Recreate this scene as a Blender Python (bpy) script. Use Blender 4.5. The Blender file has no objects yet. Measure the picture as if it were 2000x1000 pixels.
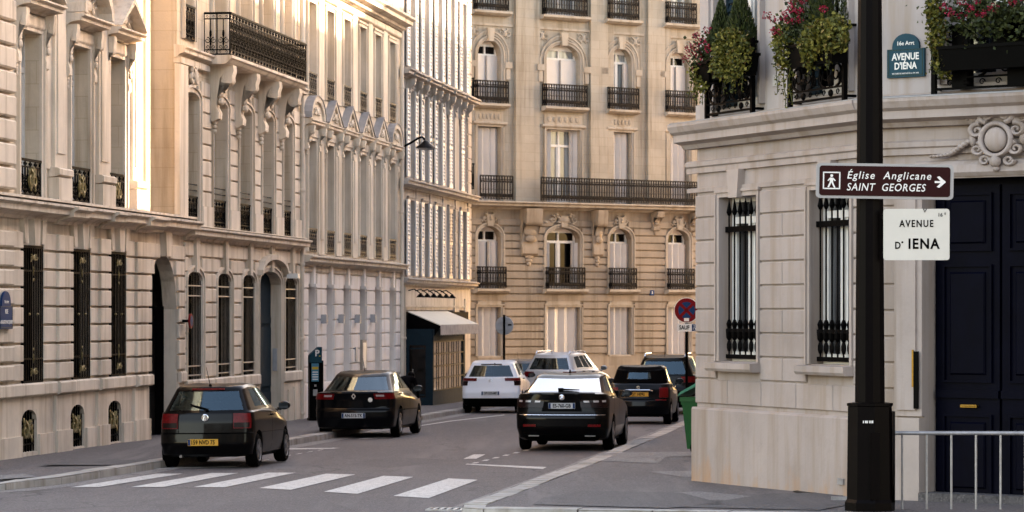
import bpy, bmesh, math, random
from mathutils import Vector, Matrix
random.seed(7)
C = bpy.context.scene.collection
SC = bpy.context.scene
R = math.radians

# ---------------------------------------------------------------- camera, sky, sun, exposure
FPX = 6200.0            # focal length in pixels of the 2000 px wide frame
HOR = 612.0             # row of the horizon
CAMZ = 2.25
cam_d = bpy.data.cameras.new('camera')
cam = bpy.data.objects.new('camera', cam_d); C.objects.link(cam)
cam.location = (0, 0, CAMZ)
cam.rotation_euler = (R(90), 0, 0)
cam_d.sensor_fit = 'HORIZONTAL'
cam_d.sensor_width = 36.0
cam_d.lens = 36.0 * FPX / 2000.0
cam_d.shift_y = (HOR - 500.0) / 2000.0
cam_d.clip_start = 0.5
cam_d.clip_end = 2000
cam_d.dof.use_dof = True
cam_d.dof.focus_distance = 44.0
cam_d.dof.aperture_fstop = 7.0
SC.camera = cam

SUN_EL, SUN_AZ = 12.0, 52.0      # azimuth clockwise from +Y (down the street)
w = bpy.data.worlds.new('World'); SC.world = w; w.use_nodes = True
nt = w.node_tree; bg = nt.nodes['Background']
sky = nt.nodes.new('ShaderNodeTexSky'); sky.sky_type = 'NISHITA'; sky.sun_disc = False
sky.sun_elevation = R(SUN_EL); sky.sun_rotation = R(SUN_AZ)
sky.air_density = 1.0; sky.dust_density = 1.6; sky.ozone_density = 1.0
nt.links.new(sky.outputs[0], bg.inputs[0]); bg.inputs[1].default_value = 0.15
sd = bpy.data.lights.new('sun', 'SUN'); sd.energy = 3.2; sd.angle = R(0.6); sd.color = (1, .89, .75)
sun = bpy.data.objects.new('sun', sd); C.objects.link(sun)
_s = Vector((math.sin(R(SUN_AZ)) * math.cos(R(SUN_EL)), math.cos(R(SUN_AZ)) * math.cos(R(SUN_EL)), math.sin(R(SUN_EL))))
sun.rotation_euler = _s.to_track_quat('Z', 'Y').to_euler()
vs = SC.view_settings
vs.view_transform = 'Standard'; vs.look = 'None'; vs.gamma = 1; vs.use_curve_mapping = False
vs.exposure = 3.12
vs.use_white_balance = True
vs.white_balance_temperature = 8800
vs.white_balance_tint = 24
SC.cycles.max_bounces = 6; SC.cycles.diffuse_bounces = 3; SC.cycles.glossy_bounces = 3
SC.cycles.transparent_max_bounces = 12; SC.cycles.caustics_reflective = False; SC.cycles.caustics_refractive = False

# ---------------------------------------------------------------- materials
def newmat(name):
    m = bpy.data.materials.new(name); m.use_nodes = True
    t = m.node_tree; b = t.nodes['Principled BSDF']
    return m, t, b
def nd(t, typ, **kw):
    n = t.nodes.new(typ)
    for k, v in kw.items(): setattr(n, k, v)
    return n
def ramp(t, fac, stops):
    r = nd(t, 'ShaderNodeValToRGB')
    while len(r.color_ramp.elements) < len(stops): r.color_ramp.elements.new(.5)
    for e, (p, c) in zip(r.color_ramp.elements, stops):
        e.position = p; e.color = (c[0], c[1], c[2], 1) if hasattr(c, '__len__') else (c, c, c, 1)
    t.links.new(fac, r.inputs[0]); return r.outputs[0]
def mapping(t, scale):
    tc = nd(t, 'ShaderNodeTexCoord'); mp = nd(t, 'ShaderNodeMapping')
    mp.inputs['Scale'].default_value = scale; t.links.new(tc.outputs['Object'], mp.inputs[0]); return mp.outputs[0]
def noise(t, scale, sc=(1, 1, 1), detail=5, rough=.6):
    n = nd(t, 'ShaderNodeTexNoise'); n.inputs['Scale'].default_value = scale
    n.inputs['Detail'].default_value = detail; n.inputs['Roughness'].default_value = rough
    t.links.new(mapping(t, sc), n.inputs['Vector']); return n.outputs['Fac']
def mixc(t, a, b, f, mode='MIX'):
    m = nd(t, 'ShaderNodeMix'); m.data_type = 'RGBA'; m.blend_type = mode
    for s, v in ((6, a), (7, b)):
        if hasattr(v, 'links'): t.links.new(v, m.inputs[s])
        else: m.inputs[s].default_value = (v[0], v[1], v[2], 1)
    if hasattr(f, 'links'): t.links.new(f, m.inputs[0])
    else: m.inputs[0].default_value = f
    return m.outputs[2]
def bump(t, b, h, strength=.3, dist=.02):
    n = nd(t, 'ShaderNodeBump'); n.inputs['Strength'].default_value = strength; n.inputs['Distance'].default_value = dist
    t.links.new(h, n.inputs['Height']); t.links.new(n.outputs[0], b.inputs['Normal'])
def sc3(c, k): return tuple(x * k for x in c)

def stone(name, c, stain=.55, blocks=None, rough=.85, base_stain=None, var=.22, tone=.8):
    m, t, b = newmat(name)
    n1 = noise(t, .7, (1, 1, 1), 6)
    col = ramp(t, n1, [(.3, sc3(c, 1 - var)), (.5, c), (.72, sc3(c, 1 + var * .55))])
    n2 = noise(t, 1.0, (3.2, 3.2, .22), 5, .65)            # vertical rain streaks
    st = ramp(t, n2, [(.48, 0.0), (.70, 1.0)])
    col = mixc(t, col, sc3((c[0] * .95, c[1] * .86, c[2] * .74), stain), st)
    n4 = noise(t, 5.0, (1, 1, 1), 4, .7)
    col = mixc(t, col, sc3(c, .8), ramp(t, n4, [(.55, 0.0), (.8, .55)]))
    g_ = nd(t, 'ShaderNodeNewGeometry')                     # each cut stone its own tone
    col = mixc(t, col, ramp(t, g_.outputs['Random Per Island'], [(0, (.86, .85, .83)), (.5, (.98, .98, .98)), (1, (1.06, 1.05, 1.03))]), tone, 'MULTIPLY')
    if blocks:                                              # ashlar tone from block to block, thin joints
        bt = nd(t, 'ShaderNodeTexBrick'); bt.inputs['Scale'].default_value = 1
        bt.inputs['Brick Width'].default_value = blocks[0]; bt.inputs['Row Height'].default_value = blocks[1]
        bt.inputs['Mortar Size'].default_value = .009; bt.inputs['Mortar Smooth'].default_value = .3
        bt.inputs['Color1'].default_value = (.93, .92, .90, 1); bt.inputs['Color2'].default_value = (1.03, 1.03, 1.03, 1)
        bt.inputs['Mortar'].default_value = (.82, .79, .74, 1)
        tc = nd(t, 'ShaderNodeTexCoord'); sp = nd(t, 'ShaderNodeSeparateXYZ'); cb = nd(t, 'ShaderNodeCombineXYZ')
        ad = nd(t, 'ShaderNodeMath', operation='ADD')
        t.links.new(tc.outputs['Object'], sp.inputs[0])
        t.links.new(sp.outputs[0], ad.inputs[0]); t.links.new(sp.outputs[1], ad.inputs[1])
        t.links.new(ad.outputs[0], cb.inputs[0]); t.links.new(sp.outputs[2], cb.inputs[1])
        t.links.new(cb.outputs[0], bt.inputs['Vector'])
        col = mixc(t, col, bt.outputs['Color'], 1.0, 'MULTIPLY')
    if base_stain:                                          # rust and splash stains close to the pavement
        tc = nd(t, 'ShaderNodeTexCoord'); sp = nd(t, 'ShaderNodeSeparateXYZ'); t.links.new(tc.outputs['Object'], sp.inputs[0])
        n5 = noise(t, 2.6, (1, 1, .35), 5, .7)
        ma = nd(t, 'ShaderNodeMath', operation='MULTIPLY_ADD'); ma.inputs[1].default_value = 1.5; ma.inputs[2].default_value = -.62
        t.links.new(n5, ma.inputs[0])
        sb = nd(t, 'ShaderNodeMath', operation='SUBTRACT'); t.links.new(ma.outputs[0], sb.inputs[0])
        mu = nd(t, 'ShaderNodeMath', operation='MULTIPLY'); mu.inputs[1].default_value = .55; t.links.new(sp.outputs[2], mu.inputs[0])
        t.links.new(mu.outputs[0], sb.inputs[1])
        col = mixc(t, col, base_stain, ramp(t, sb.outputs[0], [(.0, 0.0), (.3, .75)]))
    t.links.new(col, b.inputs['Base Color']); b.inputs['Roughness'].default_value = rough
    n3 = noise(t, 22, (1, 1, 1), 4)
    bump(t, b, n3, .35, .01)
    return m

def paint(name, c, rough=.5, var=.12, scale=6, metal=0, coat=0):
    m, t, b = newmat(name)
    n1 = noise(t, scale, (1, 1, 1), 4)
    col = ramp(t, n1, [(.3, sc3(c, 1 - var)), (.7, sc3(c, 1 + var))])
    t.links.new(col, b.inputs['Base Color'])
    b.inputs['Roughness'].default_value = rough; b.inputs['Metallic'].default_value = metal
    b.inputs['Coat Weight'].default_value = coat
    if max(c) < .2: b.inputs['Specular IOR Level'].default_value = .03 if max(c) < .006 else .12
    return m

def carpaint(name, c, metal=0.0, rough=.3):
    m, t, b = newmat(name)
    n = noise(t, 3.0, (1, 1, 1), 5, .7)
    b.inputs['Base Color'].default_value = (c[0], c[1], c[2], 1)
    b.inputs['Metallic'].default_value = metal; b.inputs['Roughness'].default_value = rough
    b.inputs['Coat Weight'].default_value = .3; b.inputs['Coat IOR'].default_value = 1.45; b.inputs['Specular IOR Level'].default_value = .04
    t.links.new(ramp(t, n, [(.3, .02), (.8, .1)]), b.inputs['Coat Roughness'])
    return m

def clearglass(name, tint, ior=1.6, rough=.015, refl=(1, 1, 1)):
    m = bpy.data.materials.new(name); m.use_nodes = True; t = m.node_tree; t.nodes.clear()
    o = nd(t, 'ShaderNodeOutputMaterial'); mx = nd(t, 'ShaderNodeMixShader'); fr = nd(t, 'ShaderNodeFresnel')
    tr = nd(t, 'ShaderNodeBsdfTransparent'); gl = nd(t, 'ShaderNodeBsdfGlossy')
    fr.inputs[0].default_value = ior; tr.inputs[0].default_value = (*tint, 1); gl.inputs['Roughness'].default_value = rough; gl.inputs[0].default_value = (*refl, 1)
    n = noise(t, 2.0, (1, 1, 1), 2); bp = nd(t, 'ShaderNodeBump'); bp.inputs['Strength'].default_value = .04
    t.links.new(n, bp.inputs['Height']); t.links.new(bp.outputs[0], gl.inputs['Normal'])
    t.links.new(fr.outputs[0], mx.inputs[0]); t.links.new(tr.outputs[0], mx.inputs[1]); t.links.new(gl.outputs[0], mx.inputs[2])
    t.links.new(mx.outputs[0], o.inputs[0]); return m

def pane_mat(name, c, curtain, spec=.5):
    m, t, b = newmat(name)
    n1 = noise(t, 1.4, (5, 5, .25), 3)
    col = ramp(t, n1, [(.45, c), (.6, curtain)])
    t.links.new(col, b.inputs['Base Color']); b.inputs['Roughness'].default_value = .06
    b.inputs['IOR'].default_value = 1.6 if spec > .3 else 1.3
    bump(t, b, noise(t, 1.5, (1, 1, 1), 2), .08, .05)
    return m

def leafmat(name, stops):
    m, t, b = newmat(name)
    g = nd(t, 'ShaderNodeNewGeometry')
    col = ramp(t, g.outputs['Random Per Island'], stops)
    t.links.new(col, b.inputs['Base Color']); b.inputs['Roughness'].default_value = .6
    b.inputs['Specular IOR Level'].default_value = .25
    return m

M = {}
M['stone_a'] = stone('warm limestone', (.66, .565, .47), .62, None)
M['stone_b'] = stone('pale limestone', (.67, .575, .475), .64, None)
M['stone_c'] = stone('cream limestone', (.65, .57, .475), .68, None)
M['stone_d'] = stone('grey limestone', (.42, .385, .355), .66, None)
M['ash_a'] = stone('warm limestone ashlar', (.63, .525, .41), .66, (1.0, .42))
M['ash_far'] = stone('yellow limestone ashlar', (.315, .28, .235), .64, (1.1, .36), var=.2)
M['stone_far'] = stone('yellow limestone', (.33, .29, .245), .7, None, var=.2)
M['rust_far'] = stone('tan limestone', (.255, .21, .167), .58, None, var=.28)
M['stone_right'] = stone('pinkish limestone', (.325, .268, .243), .84, None, base_stain=(.36, .2, .11))
M['plain_right'] = stone('pinkish smooth limestone', (.34, .28, .253), .78, None)
M['render_right'] = stone('smooth pale render', (.36, .315, .30), .85, None, var=.1)
M['white_wall'] = stone('white painted masonry', (.80, .76, .73), .86, None, var=.08)
M['zinc'] = paint('zinc sheet', (.27, .265, .265), .6, .15, 4, .2)
M['iron'] = paint('black iron', (.0012, .0009, .0009), .5, .4, 8)
M['iron_grey'] = paint('dark grey painted iron', (.0065, .005, .005), .5, .3, 8)
M['iron_blue'] = paint('blue grey iron', (.007, .011, .018), .5, .5, 14)
M['gilt'] = paint('tarnished gilt', (.20, .155, .065), .5, .6, 30, .4)
M['dark'] = paint('dark interior', (.0009, .0006, .0006), .8)
M['pane'] = pane_mat('window glass', (.006, .007, .009), (.05, .052, .056))
M['pane_dark'] = pane_mat('dark window glass', (.001, .0008, .0008), (.005, .0045, .0045), .2)
M['pane_curtain'] = pane_mat('curtained window glass', (.16, .18, .19), (.34, .36, .36))
M['shop_pane'] = pane_mat('shop glass with painted reflection', (.13, .11, .10), (.26, .225, .20))  # pale colour stands in for reflections in the shop window
M['frame'] = paint('white window paint', (.62, .60, .57), .45, .06)
M['shutter'] = paint('white shutter paint', (.66, .65, .64), .5, .08)
M['shutter_metal'] = paint('white folding shutter paint', (.44, .415, .40), .5, .06, 2)
M['shutter_brown'] = paint('beige shutter paint', (.47, .39, .32), .55, .1)
M['teal_paint'] = paint('dark teal paint', (.008, .021, .030), .8, .15)
M['door_blue'] = paint('navy door paint', (.0009, .0013, .0052), .45, .25, 3)
M['door_dark'] = paint('dark door paint', (.0022, .002, .0022), .4, .3, 3)
M['brass'] = paint('brass', (.22, .12, .025), .4, .2, 20, .9)
M['steel'] = paint('galvanised steel', (.30, .29, .29), .45, .2, 10, .5)
M['canvas'] = paint('cream awning canvas', (.66, .61, .51), .8, .05, 3)
M['canvas_grey'] = paint('grey awning canvas', (.42, .38, .36), .8, .2, 5)
M['black_post'] = paint('black post paint', (.0016, .0007, .0007), .42, .3, 4)
M['black_post'].node_tree.nodes['Principled BSDF'].inputs['Specular IOR Level'].default_value = .05
M['white'] = paint('white sign paint', (.72, .70, .66), .4, .03)
M['cream_sign'] = paint('cream enamel', (.56, .53, .47), .35, .04, 3)
M['brown_sign'] = paint('brown sign film', (.022, .0026, .0022), .6, .06)
M['sign_rim'] = paint('grey sign rim', (.30, .285, .275), .45, .06)
M['ink'] = paint('black lettering', (.002, .002, .002), .5)
M['letter_white'] = paint('white lettering', (.70, .68, .64), .45, .03)
M['blue_enamel'] = paint('blue enamel', (.003, .044, .064), .5, .12, 6)
M['blue_sign'] = paint('blue sign film', (.0035, .034, .11), .5, .05)
M['red_sign'] = paint('red sign film', (.17, .003, .006), .5, .05)
M['sign_back'] = paint('grey sign back', (.34, .35, .37), .5, .1)
M['cyan'] = paint('cyan label', (.014, .17, .26), .4, .1)
M['yellow'] = paint('yellow label', (.50, .32, .015), .4, .05)
M['bin_green'] = paint('green plastic', (.004, .065, .020), .4, .12, 5)
M['bin_lid'] = paint('pale green plastic lid', (.02, .14, .09), .4, .1, 5)
M['rubber'] = paint('black rubber', (.0022, .002, .002), .8, .2)
M['plastic'] = paint('black plastic', (.0012, .0011, .0011), .5, .2)
M['rim'] = paint('grey alloy', (.22, .22, .23), .3, .1, 8, .8)
M['chrome'] = paint('bright chrome', (.75, .75, .75), .12, .03, 5, 1)
M['seat_cloth'] = paint('dark seat cloth', (.005, .005, .006), .9, .2)
M['black_paint'] = carpaint('black car paint', (.0007, .0005, .0006))
M['blackblue_paint'] = carpaint('blue black car paint', (.0006, .0009, .0018))
M['white_paint'] = carpaint('white car paint', (.72, .77, .84))
M['silver_paint'] = carpaint('silver car paint', (.55, .57, .60), .4, .4)
M['grey_paint'] = carpaint('grey car paint', (.16, .16, .165), .5, .35)
M['car_glass'] = clearglass('car glass', (.42, .60, .68), 1.9, .015, (.55, .85, 1))
M['car_glass_mirror'] = clearglass('steep tinted car glass', (.12, .13, .14), 6.0, .04)
M['car_glass_dark'] = clearglass('tinted car glass', (.10, .115, .125), 1.75, .015, (.7, .9, 1))
M['tail_red'] = paint('red lamp lens', (.12, .0015, .0025), .35, .35, 25, 0, .15)
M['mirror'] = paint('dark mirror', (.05, .055, .06), .1, .05, 5, .8)
M['tail_dark'] = paint('smoked lamp lens', (.007, .0007, .001), .3, .3, 25, 0, .2)
M['tail_clear'] = paint('clear lamp lens', (.36, .32, .32), .12, .1, 25, 0, 1)
M['plate_white'] = paint('white number plate', (.46, .49, .52), .4, .03)
M['plate_yellow'] = paint('yellow number plate', (.58, .27, .012), .4, .04)
M['softtop'] = paint('black soft top cloth', (.0016, .0013, .0016), .85, .2)
M['leaf_dark'] = leafmat('conifer leaves', [(0, (.012, .020, .006)), (.5, (.026, .038, .009)), (1, (.05, .062, .014))])
M['leaf_yellow'] = leafmat('yellow green ivy leaves', [(0, (.022, .03, .006)), (.4, (.075, .078, .012)), (.75, (.135, .12, .018)), (.95, (.19, .16, .03)), (1, (.16, .09, .03))])
M['leaf_mid'] = leafmat('geranium leaves', [(0, (.012, .020, .006)), (1, (.045, .058, .014))])
M['petal'] = leafmat('red petals', [(0, (.16, .003, .012)), (.6, (.28, .006, .028)), (1, (.36, .02, .07))])
M['skin'] = paint('skin', (.42, .26, .19), .55, .05)
M['hair'] = paint('black hair', (.002, .0015, .0015), .5, .3)
M['cloth'] = paint('dark jacket cloth', (.003, .0028, .0035), .85, .2)

def asphalt(name, c, light, scale=1.0):
    m, t, b = newmat(name)
    big = noise(t, .16 * scale, (1.6, .45, 1), 5, .6)
    col = ramp(t, big, [(.32, c), (.66, light)])
    fine = noise(t, 26, (1, 1, 1), 4, .8)
    col = mixc(t, col, sc3(c, .32), ramp(t, fine, [(.49, 0.0), (.6, .9)]))
    fine2 = noise(t, 31, (1, 1, 1), 3, .7)
    col = mixc(t, col, sc3(light, 2.0), ramp(t, fine2, [(.54, 0.0), (.66, .8)]))
    st = noise(t, .9, (1.2, 1.2, 1), 6, .7)
    col = mixc(t, col, sc3(c, .6), ramp(t, st, [(.58, 0.0), (.74, .55)]))
    ln = noise(t, .5 * scale, (2.2, .12, 1), 4, .6)          # polished wheel tracks running down the street
    col = mixc(t, col, sc3(light, 1.25), ramp(t, ln, [(.52, 0.0), (.66, .6)]))
    sp_ = noise(t, 2.2, (1, 1, 1), 5, .75)                   # oil and chewing gum spots
    col = mixc(t, col, sc3(c, .38), ramp(t, sp_, [(.63, 0.0), (.70, .7)]))
    vo = nd(t, 'ShaderNodeTexVoronoi'); vo.feature = 'DISTANCE_TO_EDGE'; vo.inputs['Scale'].default_value = .42 * scale
    wv = nd(t, 'ShaderNodeVectorMath', operation='ADD'); nz = nd(t, 'ShaderNodeTexNoise'); nz.inputs['Scale'].default_value = 1.3; nz.inputs['Detail'].default_value = 6
    mp_ = mapping(t, (1, .6, 1)); t.links.new(mp_, nz.inputs['Vector']); t.links.new(mp_, wv.inputs[0]); t.links.new(nz.outputs['Color'], wv.inputs[1]); t.links.new(wv.outputs[0], vo.inputs['Vector'])
    ck = nd(t, 'ShaderNodeMath', operation='MULTIPLY'); t.links.new(ramp(t, vo.outputs['Distance'], [(.004, 1.0), (.014, 0.0)]), ck.inputs[0]); t.links.new(ramp(t, big, [(.45, 0.0), (.6, .8)]), ck.inputs[1])
    col = mixc(t, col, sc3(c, .3), ck.outputs[0])
    t.links.new(col, b.inputs['Base Color']); b.inputs['Roughness'].default_value = .82
    bump(t, b, fine, .6, .012); return m
M['asphalt'] = asphalt('road asphalt', (.066, .0555, .056), (.110, .094, .092))
M['pavement'] = asphalt('pavement asphalt', (.064, .055, .057), (.112, .097, .095), 2.2)
M['pave_patch'] = asphalt('pale pavement repair', (.135, .125, .122), (.17, .16, .155), 2.2)
M['pave_dark'] = asphalt('dark pavement repair', (.062, .056, .058), (.080, .072, .072), 2.2)
M['road_patch'] = asphalt('newer road asphalt', (.064, .054, .054), (.098, .084, .083), 1.5)
M['granite'] = stone('granite kerb stone', (.36, .335, .31), .6, None, var=.35, tone=1.0)
M['gutter'] = asphalt('gutter setts', (.15, .135, .13), (.20, .185, .175), 2)
def roadpaint():
    m, t, b = newmat('worn white road paint')
    n = noise(t, 9, (1, 1, 1), 6, .75); f = noise(t, 45, (1, 1, 1), 3, .7)
    a = nd(t, 'ShaderNodeMath', operation='ADD'); t.links.new(n, a.inputs[0]); t.links.new(f, a.inputs[1])
    h = nd(t, 'ShaderNodeMath', operation='MULTIPLY'); h.inputs[1].default_value = .5; t.links.new(a.outputs[0], h.inputs[0])
    col = ramp(t, h.outputs[0], [(.38, (.60, .575, .54)), (.50, (.47, .45, .42)), (.56, (.30, .28, .265)), (.60, (.12, .11, .105))])
    t.links.new(col, b.inputs['Base Color']); b.inputs['Roughness'].default_value = .7
    return m
M['road_paint'] = roadpaint()

# ---------------------------------------------------------------- geometry helpers
class MB:
    def __init__(s): s.v = []; s.f = []
    def add(s, vs, fs):
        o = len(s.v); s.v += [tuple(p) for p in vs]; s.f += [tuple(i + o for i in f) for f in fs]; return s
    def quad(s, a, b, c, d): return s.add([a, b, c, d], [(0, 1, 2, 3)])
    def box(s, x0, x1, y0, y1, z0, z1):
        return s.add([(x0, y0, z0), (x1, y0, z0), (x1, y1, z0), (x0, y1, z0), (x0, y0, z1), (x1, y0, z1), (x1, y1, z1), (x0, y1, z1)],
                     [(0, 1, 5, 4), (1, 2, 6, 5), (2, 3, 7, 6), (3, 0, 4, 7), (4, 5, 6, 7), (3, 2, 1, 0)])
    def block(s, x0, x1, y0, y1, z0, z1, c):   # front face (y0) chamfered by c
        d = c
        return s.add([(x0, y0 + d, z0), (x1, y0 + d, z0), (x1, y0 + d, z1), (x0, y0 + d, z1),
                      (x0 + c, y0, z0 + c), (x1 - c, y0, z0 + c), (x1 - c, y0, z1 - c), (x0 + c, y0, z1 - c),
                      (x0, y1, z0), (x1, y1, z0), (x1, y1, z1), (x0, y1, z1)],
                     [(4, 5, 6, 7), (0, 1, 5, 4), (1, 2, 6, 5), (2, 3, 7, 6), (3, 0, 4, 7), (8, 9, 1, 0), (9, 10, 2, 1), (10, 11, 3, 2), (11, 8, 0, 3)])
    def prism(s, poly, y0, y1):                # poly in (x,z)
        n = len(poly)
        vs = [(x, y0, z) for x, z in poly] + [(x, y1, z) for x, z in poly]
        return s.add(vs, [tuple(range(n)), tuple(range(2 * n - 1, n - 1, -1))] + [(i, (i + 1) % n, n + (i + 1) % n, n + i) for i in range(n)])
    def sweep(s, prof, x0, x1):                # prof in (y,z) extruded along x
        n = len(prof)
        vs = [(x0, y, z) for y, z in prof] + [(x1, y, z) for y, z in prof]
        return s.add(vs, [tuple(range(n)), tuple(range(2 * n - 1, n - 1, -1))] + [(i, (i + 1) % n, n + (i + 1) % n, n + i) for i in range(n)])
    def tube(s, pts, r, seg=5, caps=True):
        pts = [Vector(p) for p in pts]; n = len(pts)
        rr = r if hasattr(r, '__len__') else [r] * n
        rings = []; ref = None
        for i, p in enumerate(pts):
            t = (pts[min(i + 1, n - 1)] - pts[max(i - 1, 0)])
            if t.length < 1e-9: t = Vector((0, 0, 1))
            t.normalize()
            if ref is None:
                ref = Vector((0, 0, 1)) if abs(t.z) < .9 else Vector((1, 0, 0))
            a = (ref - t * ref.dot(t))
            if a.length < 1e-6: a = t.orthogonal()
            a.normalize(); b = t.cross(a); ref = a
            rings.append([p + (a * math.cos(2 * math.pi * k / seg + .6) + b * math.sin(2 * math.pi * k / seg + .6)) * rr[i] for k in range(seg)])
        vs = [q for rg in rings for q in rg]
        fs = [(i * seg + k, i * seg + (k + 1) % seg, (i + 1) * seg + (k + 1) % seg, (i + 1) * seg + k) for i in range(n - 1) for k in range(seg)]
        if caps: fs += [tuple(range(seg))[::-1], tuple((n - 1) * seg + k for k in range(seg))]
        return s.add(vs, fs)
    def lathe(s, prof, o=(0, 0, 0), seg=16, axis='z'):   # prof (r,h)
        vs = []; n = len(prof)
        for r, h in prof:
            for k in range(seg):
                a = 2 * math.pi * k / seg
                if axis == 'z': vs.append((o[0] + r * math.cos(a), o[1] + r * math.sin(a), o[2] + h))
                elif axis == 'x': vs.append((o[0] + h, o[1] + r * math.cos(a), o[2] + r * math.sin(a)))
                else: vs.append((o[0] + r * math.cos(a), o[1] + h, o[2] + r * math.sin(a)))
        fs = [(i * seg + k, i * seg + (k + 1) % seg, (i + 1) * seg + (k + 1) % seg, (i + 1) * seg + k) for i in range(n - 1) for k in range(seg)]
        fs += [tuple(range(seg))[::-1], tuple((n - 1) * seg + k for k in range(seg))]
        return s.add(vs, fs)
    def blob(s, o, r, seg=7, rings=5):
        prof = [(max(.02, math.sin(math.pi * i / (rings))), -math.cos(math.pi * i / rings)) for i in range(rings + 1)]
        vs = []
        for q, h in prof:
            for k in range(seg):
                a = 2 * math.pi * k / seg
                vs.append((o[0] + r[0] * q * math.cos(a), o[1] + r[1] * q * math.sin(a), o[2] + r[2] * h))
        n = len(prof)
        return s.add(vs, [(i * seg + k, i * seg + (k + 1) % seg, (i + 1) * seg + (k + 1) % seg, (i + 1) * seg + k) for i in range(n - 1) for k in range(seg)])
    def scroll(s, cx, cz, r0, r1, turns, a0, y, th, seg=4, taper=.5):
        n = max(8, int(abs(turns) * 13)); pts = []; rs = []
        for i in range(n + 1):
            q = i / n; a = a0 + 2 * math.pi * turns * q; r = r0 + (r1 - r0) * q
            pts.append((cx + r * math.cos(a), y, cz + r * math.sin(a))); rs.append(th * (1 - (1 - taper) * q))
        return s.tube(pts, rs, seg)

def mesh_from(name, mb, xf=None, smooth=False, fix=True):
    me = bpy.data.meshes.new(name)
    vs = [xf(p) for p in mb.v] if xf else mb.v
    me.from_pydata(vs, [], mb.f)
    if fix:
        bm = bmesh.new(); bm.from_mesh(me); bmesh.ops.recalc_face_normals(bm, faces=bm.faces); bm.to_mesh(me); bm.free()
    if smooth:
        me.polygons.foreach_set('use_smooth', [True] * len(me.polygons))
        try: me.set_sharp_from_angle(angle=R(smooth if smooth > 1 else 40))
        except Exception: pass
    me.update(); return me
def obj(name, mb, mat, parent=None, xf=None, smooth=False, fix=True):
    me = mb if isinstance(mb, bpy.types.Mesh) else mesh_from(name, mb, xf, smooth, fix)
    if mat is not None and len(me.materials) == 0: me.materials.append(mat)
    o = bpy.data.objects.new(name, me); C.objects.link(o)
    if parent is not None: o.parent = parent
    return o
def empty(name, loc=(0, 0, 0), rz=0):
    o = bpy.data.objects.new(name, None); C.objects.link(o); o.empty_display_size = .2
    o.location = loc; o.rotation_euler = (0, 0, rz); return o
def tag(o, label, cat, group=None):
    o['label'] = label; o['category'] = cat
    if group: o['group'] = group
    return o
def struct(name, mb, mat, smooth=False):
    o = obj(name, mb, mat, None, None, smooth); o['kind'] = 'structure'; return o
_tc = {}
def text(body, size, mat, parent, loc, rot=(R(90), 0, 0), bold=.0, ext=.002, sx=1.0, shear=0, name='lettering', space=1.0, align='CENTER', fit=None):
    cu = bpy.data.curves.new('text', 'FONT'); cu.body = body; cu.size = size; cu.align_x = align; cu.align_y = 'CENTER'
    cu.extrude = ext; cu.offset = bold; cu.shear = shear; cu.space_character = space; cu.resolution_u = 3
    t = bpy.data.objects.new('text', cu); C.objects.link(t)
    dg = bpy.context.evaluated_depsgraph_get(); dg.update()
    me = bpy.data.meshes.new_from_object(t.evaluated_get(dg))
    bpy.data.objects.remove(t); bpy.data.curves.remove(cu)
    if fit:
        xx = [v.co.x for v in me.vertices]; sx = fit / max(1e-6, max(xx) - min(xx))
    me.materials.clear(); me.materials.append(mat)
    o = bpy.data.objects.new(name, me); C.objects.link(o); o.parent = parent
    o.location = loc; o.rotation_euler = rot; o.scale = (sx, 1, 1); return o

# ---------------------------------------------------------------- ground
SL = .007
def gz(Y): return -SL * Y                       # road surface
def road_at(x, y, h=0.0):                        # picture position on the road plane (raised by h)
    Z = FPX * (CAMZ - h) / (y - HOR - FPX * SL)
    return ((x - 1000) * Z / FPX, Z)
g = MB(); g.quad((-700, -300, gz(-300) - .35), (700, -300, gz(-300) - .35), (700, 900, gz(900) - .35), (-700, 900, gz(900) - .35))
struct('ground', g, M['pavement'])
g = MB()
nx, ny = 20, 60
for i in range(nx):
    for j in range(ny):
        x0, x1 = -60 + 120 * i / nx, -60 + 120 * (i + 1) / nx; y0, y1 = -20 + 220 * j / ny, -20 + 220 * (j + 1) / ny
        g.quad((x0, y0, gz(y0)), (x1, y0, gz(y0)), (x1, y1, gz(y1)), (x0, y1, gz(y1)))
struct('road', g, M['asphalt'])

PV = .125                                        # pavement height
LK = [(-40, 43.2), (-16, 43.9), (-9.2, 44.5), (-8.1, 45.0), (-7.35, 46.1), (-6.80, 47.9), (-6.02, 53.3), (-4.66, 63.8), (-4.02, 68.6), (-2.60, 82.3), (-1.42, 91.8), (-.55, 99), (-.45, 104), (-1.0, 109), (-3, 113.5), (-9, 118), (-30, 124)]
RK = [(22, 27.5), (9, 34.9), (5.6, 36.9), (4.2, 37.75), (2.6, 38.3), (.8, 38.75), (-.35, 39.0), (-.62, 39.3), (-.62, 39.9), (1.22, 53.9), (2.27, 62.5), (4.39, 80), (5.2, 86), (6.5, 96), (8.9, 115), (10.5, 124), (16, 130), (40, 148)]
def pvh(x, y, h):                               # the left corner kerb is dropped to the road
    return h - max(0, min(1, (-7.2 - x) / .8)) * max(0, min(1, (48.5 - y) / 2.5)) * .105
def poly_sheet(pts, h, mb=None):
    mb = mb or MB()
    bm = bmesh.new(); vs = [bm.verts.new((x, y, gz(y) + pvh(x, y, h))) for x, y in pts]
    f = bm.faces.new(vs); r = bmesh.ops.triangulate(bm, faces=[f])
    bm.verts.index_update()
    mb.add([v.co[:] for v in bm.verts], [tuple(v.index for v in q.verts) for q in bm.faces]); bm.free(); return mb
struct('left_pavement', poly_sheet(LK + [(-60, 124), (-60, 52), (-30, 50), (-16, 49.5), (-8.6, 49.2), (-60, 43.1)][:2] + [(-60, 43)], PV - .004), M['pavement'])
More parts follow.
